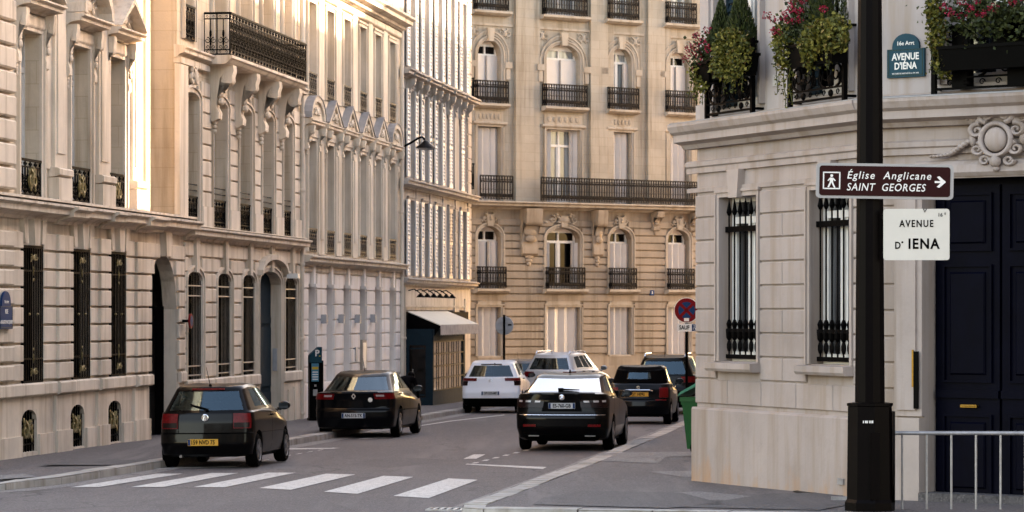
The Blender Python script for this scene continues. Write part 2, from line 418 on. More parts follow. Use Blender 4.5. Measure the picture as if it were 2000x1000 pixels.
struct('right_pavement', poly_sheet(RK + [(60, 148), (60, 20), (30, 20)], PV - .004), M['pavement'])
def offs(line, d):
    out = []
    for i, (x, y) in enumerate(line):
        a = line[max(0, i - 1)]; b = line[min(len(line) - 1, i + 1)]
        t = Vector((b[0] - a[0], b[1] - a[1])).normalized(); out.append((x - t.y * d, y + t.x * d))
    return out
def kerb(name, line, side, wid=.30):
    mb = MB(); inner = offs(line, side * wid); gut = offs(line, -side * .38)
    gm = MB()
    for i in range(len(line) - 1):
        a, b = Vector(line[i]), Vector(line[i + 1]); c, d = Vector(inner[i]), Vector(inner[i + 1]); L = (b - a).length
        n = max(1, round(L / 1.05)) if L < 40 else 14
        e, f = Vector(gut[i]), Vector(gut[i + 1])
        for k in range(n):
            q0, q1 = k / n + .008 / L * 1.2, (k + 1) / n - .008 / L * 1.2
            A, B, D, E = a.lerp(b, q0), a.lerp(b, q1), c.lerp(d, q1), c.lerp(d, q0)
            j = random.uniform(-.008, .008); ch = .022
            n2 = (E - A).normalized() * ch
            top = [(A + n2), (B + n2), D, E]
            vs = [(p.x, p.y, gz(p.y) - .1) for p in (A, B, D, E)] + [(A.x, A.y, gz(A.y) + pvh(A.x, A.y, PV) - ch + j), (B.x, B.y, gz(B.y) + pvh(B.x, B.y, PV) - ch + j)] + [(p.x, p.y, gz(p.y) + pvh(p.x, p.y, PV) + .004 + j) for p in top]
            mb.add(vs, [(0, 1, 5, 4), (4, 5, 7, 6), (6, 7, 8, 9), (1, 2, 8, 7, 5), (3, 0, 4, 6, 9), (2, 3, 9, 8)])
        gm.quad((a.x, a.y, gz(a.y) + .004), (b.x, b.y, gz(b.y) + .004), (f.x, f.y, gz(f.y) + .004), (e.x, e.y, gz(e.y) + .004))
    struct(name, mb, M['granite']); struct(name + '_gutter', gm, M['gutter'])
kerb('left_kerb', LK, 1); kerb('right_kerb', RK, -1)

def road_poly(name, quads, mat, h=.008):
    mb = MB()
    for q in quads:
        pts = [road_at(*p, h) for p in q]
        mb.add([(x, y, gz(y) + h) for x, y in pts], [tuple(range(len(pts)))])
    return struct(name, mb, mat)
road_poly('zebra_crossing', [
    [(137, 951.6), (193, 951), (357, 925), (305, 925)], [(256, 951), (319, 951), (465, 923.8), (413, 923.8)],
    [(378, 951), (438, 951.6), (578, 923), (523.6, 923)], [(506.6, 953), (568.2, 956.6), (694.2, 926.6), (636.8, 925)],
    [(632.6, 960.2), (698.4, 964.4), (807.6, 931.4), (748.8, 929.2)], [(768.4, 968.4), (837, 972.8), (933.6, 937), (876, 934.2)]], M['road_paint'])
ml = [[(909, 907), (1060, 916), (1068, 912), (912, 905.6)],
      [(905, 896), (930, 896), (948, 887.5), (925, 887.5)],
      [(552, 878), (650, 876.4), (664, 874.6), (552, 875.4)],
      [(300, 916), (460, 911.5), (470, 910), (310, 914.4)],
      [(700, 857.5), (760, 854.8), (764, 854), (702, 856.4)],
      [(818, 832.4), (880, 823), (985, 811), (985, 809.8), (880, 821.6), (818, 831)]]
for k in range(6):                               # dashes of the right-hand bay
    x = 920 + k * 20; y = 905 - k * 4.9
    ml.append([(x, y), (x + 11, y - .3), (x + 17, y - 2.6), (x + 7, y - 2.3)])
for k in range(5):
    x = 556 + k * 21; y = 891 - k * 3.6
    ml.append([(x, y), (x + 11, y - 1.7), (x + 14, y - 3), (x + 4, y - 1.3)])
for k in range(4):
    x = 465 + k * 24; y = 908 - k * 4.3
    ml.append([(x, y), (x + 12, y - 2), (x + 15, y - 3), (x + 4, y - 1)])
road_poly('parking_bay_lines', ml, M['road_paint'])
pm = MB()
for q in ([(1130, 898), (1180, 884), (1360, 882), (1360, 890), (1300, 892), (1285, 905)], [(1268, 921), (1362, 919), (1480, 926), (1420, 932), (1330, 931)],
          [(1150, 966), (1370, 960), (1500, 972), (1480, 978), (1250, 975)], [(0, 928), (45, 925), (74, 931), (0, 936)]):
    pts = [road_at(x, y, PV + .002) for x, y in q]; pm.add([(a, b, gz(b) + PV + .002) for a, b in pts], [tuple(range(len(pts)))])
struct('pavement_repairs', pm, M['pave_patch'])
pm = MB()
for q in ([(1040, 985), (1060, 972), (1140, 958), (1330, 962), (1420, 985), (1300, 992)], [(1330, 990), (1500, 964), (1640, 960), (1660, 985), (1600, 996)], [(70, 908), (180, 896), (290, 899), (230, 908)]):
    pts = [road_at(x, y, PV + .006) for x, y in q]; pm.add([(a, b, gz(b) + PV + .006) for a, b in pts], [tuple(range(len(pts)))])
struct('dark_pavement_repairs', pm, M['pave_dark'])
road_poly('road_repairs', [[(640, 905), (790, 893), (900, 899), (760, 914)], [(300, 985), (620, 975), (700, 996), (330, 1010)], [(860, 856), (960, 838), (985, 842), (890, 862)]], M['road_patch'], .003)
# drain grate and manhole cover
px, pz = road_at(884, 996)
t = empty('storm_drain', (px, pz, gz(pz)), R(-8)); tag(t, 'slotted iron drain grate in the gutter at the near pavement corner', 'drain')
mb = MB(); mb.box(-.32, .32, -.24, -.20, .002, .02); mb.box(-.32, .32, .2, .24, .002, .02); mb.box(-.32, -.28, -.2, .2, .002, .02); mb.box(.28, .32, -.2, .2, .002, .02); obj('rim', mb, M['granite'], t)
mb = MB()
for k in range(6): mb.box(-.25 + k * .09, -.21 + k * .09, -.2, .2, .002, .018)
obj('bars', mb, M['steel'], t)
px, pz = road_at(1598, 961, PV)
mb = MB(); mb.lathe([(.0, .004), (.3, .004), (.34, .006), (.34, .013), (.31, .013), (.30, .010), (.02, .010)], (0, 0, 0), 28)
t = obj('manhole_cover', mb, M['iron_grey']); t.location = (px, pz, gz(pz) + PV - .002); tag(t, 'round dark manhole cover in the pavement beside the lamp post', 'manhole cover')
# ---------------------------------------------------------------- buildings
class Frame:
    def __init__(s, X, Z, dx, dz):
        L = math.hypot(dx, dz); s.o = Vector((X, Z)); s.d = Vector((dx / L, dz / L)); s.n = Vector((-s.d.y, s.d.x)); s.ang = math.atan2(s.d.y, s.d.x)
    def w(s, p): q = s.o + s.d * p[0] + s.n * p[1]; return Vector((q.x, q.y, p[2]))
SPLIT = {'window_surround', 'upper_surround', 'keystone', 'pilaster', 'pier', 'bracket', 'carved_keystone', 'window_sill', 'vent_box', 'shop_sign_board', 'rusticated_masonry', 'plinth', 'quoin', 'string_course',
         'vent_balustrade', 'door_jamb', 'meter_cupboard', 'door_surround', 'zinc_capping', 'gilt_ornament', 'awning_arm', 'side_balcony', 'console_bracket'}
def islands(mb, tol=.045):
    n = len(mb.v); par = list(range(n))
    def find(i):
        while par[i] != i: par[i] = par[par[i]]; i = par[i]
        return i
    for f in mb.f:
        a = find(f[0])
        for k in f[1:]:
            b = find(k)
            if a != b: par[b] = a
    box = {}
    for i, p in enumerate(mb.v):
        r = find(i); b = box.get(r)
        if b is None: box[r] = [*p, *p]
        else:
            for k in range(3): b[k] = min(b[k], p[k]); b[3 + k] = max(b[3 + k], p[k])
    ids = list(box); B_ = [box[i] for i in ids]; order = sorted(range(len(ids)), key=lambda i: B_[i][0]); up = {i: i for i in range(len(ids))}
    def f2(i):
        while up[i] != i: up[i] = up[up[i]]; i = up[i]
        return i
    act = []
    for i in order:
        b = B_[i]; act = [j for j in act if B_[j][3] + tol >= b[0]]
        for j in act:
            c = B_[j]
            if b[1] - tol <= c[4] and c[1] - tol <= b[4] and b[2] - tol <= c[5] and c[2] - tol <= b[5]: up[f2(j)] = f2(i)
        act.append(i)
    out = {}; cl = {ids[i]: f2(i) for i in range(len(ids))}
    mp = {}
    for i, p in enumerate(mb.v):
        q = out.setdefault(cl[find(i)], MB()); mp[i] = len(q.v); q.v.append(p)
    for f in mb.f: out[cl[find(f[0])]].f.append(tuple(mp[k] for k in f))
    return [q for q in out.values() if q.f]
class Bld:
    def __init__(s, name, label, cat, fr, u0, z0, group=None):
        s.fr = fr; p = fr.w((u0, 0, z0)); s.root = empty(name, p, fr.ang); tag(s.root, label, cat, group)
        s.inv = (Matrix.Translation(p) @ Matrix.Rotation(fr.ang, 4, 'Z')).inverted()
    def part(s, name, mb, mat, parent=None, smooth=False, fr=None):
        fr = fr or s.fr
        if name in SPLIT:
            o = None
            for q in islands(mb): o = obj(name, q, M[mat] if isinstance(mat, str) else mat, parent or s.root, lambda p: s.inv @ fr.w(p), smooth)
            return o
        return obj(name, mb, M[mat] if isinstance(mat, str) else mat, parent or s.root, lambda p: s.inv @ fr.w(p), smooth)
    def copy(s, o, du=0, dz=0, parent=None):          # copies a part (and its sub-parts) along the facade
        c = o.copy(); C.objects.link(c); c.parent = parent or s.root
        if parent is None: c.location = o.location + Vector((du, 0, dz))
        for ch in list(o.children):
            k = ch.copy(); C.objects.link(k); k.parent = c
        return c

def arcz(op, u):
    a, b, c, d, r = op
    if r <= 0: return d
    h = (b - a) / 2; q = max(-1, min(1, (u - (a + b) / 2) / h))
    return d - r + r * math.sqrt(max(0, 1 - q * q))
def wall(mb, u0, u1, v0, v1, ops, y=0.0, depth=.3, nseg=14):
    ops = [o if len(o) == 5 else (*o, 0) for o in ops]
    us = sorted({u0, u1, *[q for o in ops for q in o[:2]]}); vv = sorted({v0, v1, *[q for o in ops for q in o[2:4]]})
    us = [u for u in us if u0 <= u <= u1]; vv = [v for v in vv if v0 <= v <= v1]
    for i in range(len(us) - 1):
        j = 0
        while j < len(vv) - 1:
            cu = (us[i] + us[i + 1]) / 2; cv = (vv[j] + vv[j + 1]) / 2
            if any(o[0] < cu < o[1] and o[2] < cv < o[3] for o in ops): j += 1; continue
            k = j
            while k + 1 < len(vv) - 1 and not any(o[0] < cu < o[1] and o[2] < (vv[k + 1] + vv[k + 2]) / 2 < o[3] for o in ops): k += 1
            mb.quad((us[i], y, vv[j]), (us[i + 1], y, vv[j]), (us[i + 1], y, vv[k + 1]), (us[i], y, vv[k + 1])); j = k + 1
    for o in ops:
        a, b, c, d, r = o; e = y + depth; sp = d - r
        mb.quad((a, y, c), (a, e, c), (a, e, sp), (a, y, sp)); mb.quad((b, e, c), (b, y, c), (b, y, sp), (b, e, sp))
        mb.quad((a, y, c), (b, y, c), (b, e, c), (a, e, c))
        if r <= 0: mb.quad((a, y, d), (a, e, d), (b, e, d), (b, y, d))
        else:
            for k in range(nseg):
                p, q = a + (b - a) * k / nseg, a + (b - a) * (k + 1) / nseg; zp, zq = arcz(o, p), arcz(o, q)
                mb.quad((p, y, zp), (q, y, zq), (q, y, d), (p, y, d)); mb.quad((p, y, zp), (p, e, zp), (q, e, zq), (q, y, zq))
def courses(mb, u0, u1, v0, v1, h, ops, y=0.0, proud=.03, joint=.03, ch=.012, margin=0.0, vj=None):
    n = max(1, round((v1 - v0) / h)); h = (v1 - v0) / n
    for r in range(n):
        z0, z1 = v0 + r * h + joint / 2, v0 + (r + 1) * h - joint / 2
        cuts = []
        for o in ops:
            a, b, c, d = o[:4]; rr = o[4] if len(o) > 4 else 0
            a, b = a - margin, b + margin
            if z1 <= c or z0 >= d + margin: continue
            if rr > 0 and z0 > d - rr:
                q = max(0, min(1, (z0 - (d - rr)) / (rr + margin))); hw = (b - a) / 2 * math.sqrt(1 - q * q); m = (a + b) / 2; a, b = m - hw, m + hw
            cuts.append((a, b))
        spans = []; p = u0
        for a, b in sorted(cuts):
            if a > p: spans.append((p, min(a, u1)))
            p = max(p, b)
        if p < u1: spans.append((p, u1))
        for a, b in spans:
            if b - a < .05: continue
            if vj:
                k = max(1, round((b - a) / vj)); st = [a + (b - a) * i / k for i in range(k + 1)]
                if r % 2 and k == 2: st = [a, b]
                elif r % 2 and k > 2: st = [a] + [a + (b - a) * (i + .5) / k for i in range(k)] + [b]
            else: st = [a, b]
            for i in range(len(st) - 1):
                g_ = joint * .4 if vj else 0
                mb.block(st[i] + (g_ if i else 0), st[i + 1] - (g_ if i < len(st) - 2 else 0), y - proud, y + .02, z0, z1, ch)

CORN = [(0, 0), (-.06, .0), (-.08, .05), (-.14, .09), (-.26, .12), (-.26, .20), (-.32, .24), (-.32, .28), (0, .33)]
def cornice(mb, u0, u1, z0, h, p, y=0.0, dent=0):
    k = h / .33; q = p / .32
    mb.sweep([(y + .03 if i in (0, 8) else y + a * q, z0 + b * k) for i, (a, b) in enumerate(CORN)], u0, u1)
    if dent:
        u = u0 + .05
        while u < u1 - .1: mb.box(u, u + dent * .55, y - p * .42, y, z0 + .02 * k, z0 + .10 * k); u += dent
def band(mb, u0, u1, z0, z1, p, y=0.0):
    mb.sweep([(y + .02, z0), (y - p * .7, z0 + .02), (y - p, z0 + .05), (y - p, z1 - .03), (y - p * .75, z1), (y + .02, z1)], u0, u1)
def surround(mb, op, wd=.14, p=.05, y=0.0, bottom=False):
    a, b, c, d = op[:4]; r = op[4] if len(op) > 4 else 0
    for w0, w1, pp in ((0, wd * .62, p), (wd * .62, wd, p * 1.7)):
        mb.box(a - w1, a - w0, y - pp, y + .01, c, d - r); mb.box(b + w0, b + w1, y - pp, y + .01, c, d - r)
        if r <= 0: mb.box(a - w1, b + w1, y - pp, y + .01, d + w0, d + w1)
        else:
            n = 14; m = (a + b) / 2; hw = (b - a) / 2
            for k in range(n):
                t0, t1 = math.pi * (1 - k / n), math.pi * (1 - (k + 1) / n)
                P = lambda t, w_: (m + (hw + w_) * math.cos(t), d - r + (r + w_) * math.sin(t))
                (x0, z0), (x1, z1), (x2, z2), (x3, z3) = P(t0, w0), P(t1, w0), P(t1, w1), P(t0, w1)
                mb.add([(x0, y - pp, z0), (x1, y - pp, z1), (x2, y - pp, z2), (x3, y - pp, z3), (x0, y, z0), (x1, y, z1), (x2, y, z2), (x3, y, z3)],
                       [(0, 1, 2, 3), (0, 4, 5, 1), (1, 5, 6, 2), (2, 6, 7, 3), (3, 7, 4, 0)])
def console(mb, u, z, h, p, wd, y=0.0):          # scrolled bracket, top at z
    prof = [(0, 0), (-p, 0), (-p * 1.02, -.10 * h), (-p * .95, -.2 * h)]
    for k in range(9): a = R(20 + k * 26); prof.append((-p * .72 - p * .26 * math.cos(a), -.24 * h - .12 * h * math.sin(a)))
    prof += [(-p * .5, -.42 * h), (-p * .34, -.58 * h), (-p * .30, -.74 * h), (-p * .42, -.84 * h), (-p * .40, -.95 * h), (-p * .2, -h), (0, -h)]
    mb.sweep([(y + (.02 if a == 0 else a), z + b) for a, b in prof], u - wd / 2, u + wd / 2)
    for s in (-1, 1):
        x = u + s * wd / 2
        pts = []
        for i in range(15): a = R(60 + i * 45); rr = .11 * h * (1 - i / 17); pts.append((x, y - p * .66 + rr * math.cos(a) * p / (.3 * h + .001) * .4, z - .2 * h + rr * math.sin(a)))
        mb.tube(pts, .012 + .01 * wd, 4)
    mb.blob((u, y - p * .38, z - .5 * h), (wd * .45, p * .16, .10 * h)); mb.blob((u, y - p * .44, z - .64 * h), (wd * .38, p * .14, .08 * h))
    for k in range(3): mb.blob((u, y - p * .16, z - (1.02 + .075 * k) * h), (wd * (.3 - .07 * k), p * .12, .05 * h))
def carving(mb, u, z, wd, h, y=0.0, n=9, seed=1, p=.06):
    rn = random.Random(seed)
    mb.blob((u, y - p * .6, z), (wd * .16, p, h * .3))
    for s in (-1, 1):
        mb.scroll(u + s * wd * .3, z, h * .34, h * .06, 1.2 * s, R(90), y - p * .5, h * .07 + .006)
        for k in range(n // 2):
            mb.blob((u + s * wd * rn.uniform(.1, .48), y - p * .4, z + h * rn.uniform(-.42, .42)), (wd * .06, p * .7, h * .11), 6, 4)

def window(B, op, depth, style='casement', pane='pane', fr=None, frame='frame', y=0.0, trans=.78, bars=0):
    a, b, c, d = op[:4]; r = op[4] if len(op) > 4 else 0; y0 = y + depth
    m = MB(); fw = .07
    m.box(a, a + fw, y0 - .06, y0 + .03, c, d); m.box(b - fw, b, y0 - .06, y0 + .03, c, d); m.box(a + fw, b - fw, y0 - .06, y0 + .03, c, c + .14); m.box(a + fw, b - fw, y0 - .06, y0 + .03, d - fw - r * .3, d)
    zt = c + (d - c) * trans
    if style in ('casement', 'fan'):
        m.box(a + fw, b - fw, y0 - .065, y0 + .03, zt - .05, zt + .05)
        cx = (a + b) / 2; m.box(cx - .055, cx + .055, y0 - .07, y0 + .03, c + .14, zt - .05); m.box(cx - .03, cx + .03, y0 - .06, y0 + .03, zt + .05, d - fw - r * .3)
        for s in (a + fw, cx + .055):
            e = b - fw if s > cx else cx - .055
            m.box(s, s + .05, y0 - .04, y0 + .02, c + .14, zt - .05); m.box(e - .05, e, y0 - .04, y0 + .02, c + .14, zt - .05)
            for k in range(bars): zz = c + .14 + (zt - c - .19) * (k + 1) / (bars + 1); m.box(s + .05, e - .05, y0 - .035, y0 + .02, zz - .015, zz + .015)
    f = B.part('window', m, frame, None, False, fr)
    p = MB(); p.quad((a, y0 + .012, c), (b, y0 + .012, c), (b, y0 + .012, d), (a, y0 + .012, d))
    B.part('pane', p, pane, f, False, fr); return f

def louver(B, u, z0, z1, wd, y, mat='shutter', fr=None, name='shutter', slat=.115):
    m = MB(); e = .055
    m.box(u, u + e, y - .045, y, z0, z1); m.box(u + wd - e, u + wd, y - .045, y, z0, z1)
    for q in (z0, (z0 + z1) / 2 - .05, z1 - .1): m.box(u + e, u + wd - e, y - .045, y, q, q + .1)
    z = z0 + .12
    while z < z1 - .13:
        if not abs(z - (z0 + z1) / 2) < .08:
            m.add([(u + e, y - .042, z), (u + wd - e, y - .042, z), (u + wd - e, y - .006, z + slat * .8), (u + e, y - .006, z + slat * .8), (u + e, y - .034, z - .01), (u + wd - e, y - .034, z - .01), (u + wd - e, y + .0, z + slat * .72), (u + e, y + .0, z + slat * .72)],
                  [(0, 1, 2, 3), (4, 7, 6, 5), (0, 4, 5, 1), (3, 2, 6, 7)])
        z += slat
    m.quad((u + e, y + .03, z0), (u + wd - e, y + .03, z0), (u + wd - e, y + .03, z1), (u + e, y + .03, z1))
    return B.part(name, m, mat, None, False, fr)
def folding(B, a, b, c, d, y, n=6, mat='shutter_metal', r=0, fr=None):
    m = MB(); w_ = (b - a) / n
    for k in range(n):
        x = a + k * w_; o = (0, -.09) if k % 2 else (-.09, 0)
        P = [(x, y + o[0]), (x + w_ - .008, y + o[1])]
        m.add([(P[0][0], P[0][1], c), (P[1][0], P[1][1], c), (P[1][0], P[1][1], d), (P[0][0], P[0][1], d), (P[0][0], y + .03, c), (P[1][0], y + .03, c), (P[1][0], y + .03, d), (P[0][0], y + .03, d)],
              [(0, 1, 2, 3), (1, 5, 6, 2), (4, 0, 3, 7), (3, 2, 6, 7)])
    return B.part('folding_shutter', m, mat, None, False, fr)

def rail_bars(m, a, b, z0, z1, y, step=.13, th=.034, post=True):
    m.box(a, b, y - .025, y + .025, z1 - .04, z1); m.box(a, b, y - .015, y + .015, z0 + .03, z0 + .055); m.box(a, b, y - .012, y + .012, z1 - .19, z1 - .165)
    n = max(2, round((b - a) / step))
    for k in range(n + 1):
        x = a + (b - a) * k / n; t = .022 if k in (0, n) else th / 2
        m.box(x - t, x + t, y - t, y + t, z0, z1 - .03)
        if k < n:
            xm = x + (b - a) / n / 2; rr = (b - a) / n * .42
            m.tube([(xm + rr * math.cos(q), y, z1 - .105 + .055 * math.sin(q)) for q in [R(i * 60) for i in range(7)]], .009, 3, False)
            m.tube([(xm - rr, y, z0 + .34), (xm, y, z0 + .42), (xm + rr, y, z0 + .34)], .008, 3, False)
            m.blob((xm, y, z0 + .16), (.045, .02, .09), 5, 4); m.blob((xm, y, z1 - .25), (.035, .02, .05), 5, 4)
def rail_scroll(m, a, b, z0, z1, y, unit=.34, th=.013, seed=0, dense=1):
    m.box(a, b, y - .03, y + .03, z1 - .045, z1); m.box(a, b, y - .018, y + .018, z0, z0 + .03); m.box(a, b, y - .014, y + .014, z1 - .16, z1 - .135); m.box(a, b, y - .014, y + .014, z0 + .1, z0 + .125)
    n = max(1, round((b - a) / unit)); w_ = (b - a) / n; H = z1 - z0
    for k in range(n + 1):
        x = a + w_ * k; m.box(x - .013, x + .013, y - .013, y + .013, z0, z1)
    for k in range(n):
        x = a + w_ * (k + .5)
        m.box(x - .009, x + .009, y - .009, y + .009, z0 + .12, z1 - .15)
        for s in (-1, 1):
            for f in range(dense):
                zc = z0 + H * (.34 + .34 * f)
                m.scroll(x + s * w_ * .25, zc, w_ * .24, w_ * .05, 1.35 * s, R(90 if s > 0 else 90), y, th, 4)
                m.scroll(x + s * w_ * .23, zc - H * .16, w_ * .17, w_ * .04, -1.2 * s, R(-90), y, th * .9, 4)
            m.scroll(x + s * w_ * .26, z1 - .10, .032, .01, 1.1, 0, y, .009, 3); m.scroll(x + s * w_ * .26, z0 + .065, .03, .01, 1.1, 0, y, .009, 3)
        m.blob((x, y, z0 + H * .5), (w_ * .10, .028, H * .10), 6, 5); m.blob((x, y, z0 + H * .27), (w_ * .08, .024, H * .06), 6, 5)
def grille(B, a, b, c, d, y=-.02, gilt=True, r=0):
    m = MB(); n = max(5, round((b - a) / .12))
    m.box(a, b, y - .02, y + .02, c, c + .04); m.box(a, b, y - .02, y + .02, d - .05, d); m.box(a, b, y - .015, y + .015, c + .42, c + .45); m.box(a, b, y - .015, y + .015, d - .47, d - .44)
    for k in range(n + 1):
        x = a + (b - a) * k / n; m.box(x - .011, x + .011, y - .011, y + .011, c, d)
    o = B.part('window_grille', m, 'iron')
    g_ = MB(); cx = (a + b) / 2
    for z, s in ((c + .2, 1), (d - .22, -1)):
        carving(g_, cx, z, (b - a) * .4, .17, y - .02, 6, 3, .015)
        g_.blob((cx, y - .02, z + s * .24), (.02, .015, .09)); g_.blob((cx, y - .02, z + s * .40), (.03, .015, .035))
    for q in (-.2, .2): g_.blob((cx + q * (b - a), y - .02, (c + d) / 2), (.035, .025, .025))
    if gilt: B.part('gilt_ornament', g_, 'gilt', o, True)
    bk = MB(); bk.quad((a, y + .2, c), (b, y + .2, c), (b, y + .2, d), (a, y + .2, d)); B.part('pane', bk, 'dark', o)
    return o
def downpipe(B, u, z0, z1, y=-.09, mat='stone_c'):
    m = MB(); m.tube([(u, y, z0), (u, y, z1)], .06, 10)
    z = z0 + .6
    while z < z1: m.lathe([(.075, -.04), (.08, -.03), (.08, .03), (.075, .04)], (u, y, z), 10); z += 1.9
    return B.part('downpipe', m, mat, None, True)
def mass(B, u0, u1, z0, z1, d0=.5, d1=10, mat='stone_a', roof=True):
    m = MB(); m.box(u0, u1, d0, d1, z0, z1); B.part('rear_wall', m, mat)
    if roof:
        m = MB(); m.add([(u0, d0 - .3, z1), (u1, d0 - .3, z1), (u1, d1, z1), (u0, d1, z1), (u0 + .3, d0 + 1.2, z1 + 2.6), (u1 - .3, d0 + 1.2, z1 + 2.6), (u1 - .3, d1 - 1.2, z1 + 2.6), (u0 + .3, d1 - 1.2, z1 + 2.6)],
                        [(0, 1, 5, 4), (1, 2, 6, 5), (2, 3, 7, 6), (3, 0, 4, 7), (4, 5, 6, 7), (3, 2, 1, 0)]); B.part('roof', m, 'zinc')

# left-hand row: one facade line, u metres along it
FL = Frame(-8.91, 55.25, .13273, .99115)
def LZ(x): return 101100. / (1830. - x)
def LU(x): return (LZ(x) - 55.25) / .99115
def LV(x, y): return CAMZ + (HOR - y) * LZ(x) / FPX
def gl(u): return gz(55.25 + u * .991) + PV

# ---- house one: left, arched carriage door, pedimented windows
B1 = Bld('limestone_house', 'tan limestone town house with arched carriage door and black window grilles at the far left', 'house', FL, -7, -.3)
b1g = [(-4.9, -3.6, 1.0, 3.47), (-2.0, -.75, 1.0, 3.47), (LU(40), LU(80), 1.0, 3.47), (LU(138), LU(172), 1.0, 3.47), (LU(212), LU(242), 1.0, 3.47)]
b1c = [(LU(42), LU(72), -.24, .52, .2), (LU(138), LU(165), -.28, .52, .2), (LU(211), LU(237), -.3, .52, .2)]
arch = (10.5, 12.95, -.7, 3.49, 1.15)
m = MB(); wall(m, -7, 13.5, -.8, 4.0, b1g + b1c + [arch], 0, .3)
wall(m, 12.95, 12.951, 3.9, 3.91, [])
B1.part('wall', m, 'stone_a')
m = MB(); courses(m, .55, 13.5, 1.03, 3.72, .336, b1g + [arch], 0, .06, .042, .012); courses(m, 13.0, 13.49, -.1, 1.0, .37, [], 0, .035)
for a, b in ((LU(104), LU(132)), (LU(186), LU(206)), (LU(258), LU(286))): courses(m, a, b, 1.03, 3.72, .336, [], -.06, .06, .042, .012)
courses(m, -6.9, .5, 1.03, 3.72, .336, b1g, 0, .12, .05, .03)
B1.part('rusticated_masonry', m, 'stone_a')
m = MB()
for o in b1g:
    cx = (o[0] + o[1]) / 2; m.prism([(cx - .16, 3.47), (cx + .16, 3.47), (cx + .22, 3.95), (cx - .22, 3.95)], -.13, .01)
    for s in (-1, 1): m.prism([(cx + s * .42, 3.5), (cx + s * .62, 3.5), (cx + s * .74, 3.95), (cx + s * .48, 3.95)], -.09, .01)
cx = 11.72; m.prism([(cx - .2, 3.45), (cx + .2, 3.45), (cx + .27, 3.95), (cx - .27, 3.95)], -.14, .01)
B1.part('keystone', m, 'stone_a')
m = MB()
for a, b in ((-7, 10.45), (13.0, 13.5)):
    band(m, a, b, .74, 1.0, .10)
    e = [a] + [q for o in b1c if a < o[0] < b for q in (o[0] - .06, o[1] + .06)] + [b]
    for k in range(0, len(e), 2): m.box(e[k], e[k + 1], -.045, .01, -.8, .06)
for a, b in ((LU(104), LU(132)), (LU(186), LU(206)), (LU(258), LU(286))): m.box(a, b, -.06, .0, .05, .74); m.box(a - .02, b + .02, -.10, 0, -.8, .08); band(m, a - .02, b + .02, .74, 1.0, .16)
for o in b1c: pass
B1.part('plinth', m, 'stone_a')
m = MB(); cornice(m, -7, 13.75, 3.93, .36, .42); m.box(-7, 13.6, -.30, .2, 4.285, 4.33)
for a, b in ((LU(104), LU(132)), (LU(186), LU(206)), (LU(258), LU(286))): cornice(m, a - .05, b + .05, 3.90, .36, .50)
B1.part('cornice', m, 'stone_a')
for o in b1g[1:]: grille(B1, o[0] + .02, o[1] - .02, o[2], o[3], -.03)
for o in b1c:
    m = MB(); a, b, c, d = o[:4]
    for k in range(7): x = a + (b - a) * k / 6; m.box(x - .012, x + .012, .05, .08, c, d)
    for z in (c + .12, d - .3): m.box(a, b, .05, .08, z, z + .03)
    for q in (.25, .75): m.scroll(a + (b - a) * q, c + .3, .13, .03, 1.4, 0, .06, .016); m.scroll(a + (b - a) * q, c + .52, .10, .03, -1.4, 0, .06, .014)
    q = B1.part('basement_grille', m, 'iron'); m = MB(); m.blob(((a + b) / 2, .04, (c + d) / 2), (.10, .03, .10)); carving(m, (a + b) / 2, (c + d) / 2, .6, .5, .04, 6, 5, .03); B1.part('gilt_ornament', m, 'gilt', q, True)
    m = MB(); m.quad((a, .13, c), (b, .13, c), (b, .13, d), (a, .13, d)); B1.part('basement_pane', m, 'dark')
m = MB(); wall(m, arch[0] - .1, arch[1] + .1, -.8, 3.6, [], .52); m.box(arch[0], arch[0] + .02, .3, .52, -.7, 2.4); m.box(arch[1] - .02, arch[1], .28, .5, -.7, 2.4)
for k in range(2):
    a = arch[0] + .1 + k * 1.16; m.box(a, a + 1.08, .45, .53, -.55, 2.2)
    for q in (-.35, .7): m.box(a + .14, a + .94, .42, .46, q, q + .9)
B1.part('carriage_door', m, 'door_dark')
m = MB(); courses(m, 0, .3, -.5, 2.3, .336, [], 0, .0)
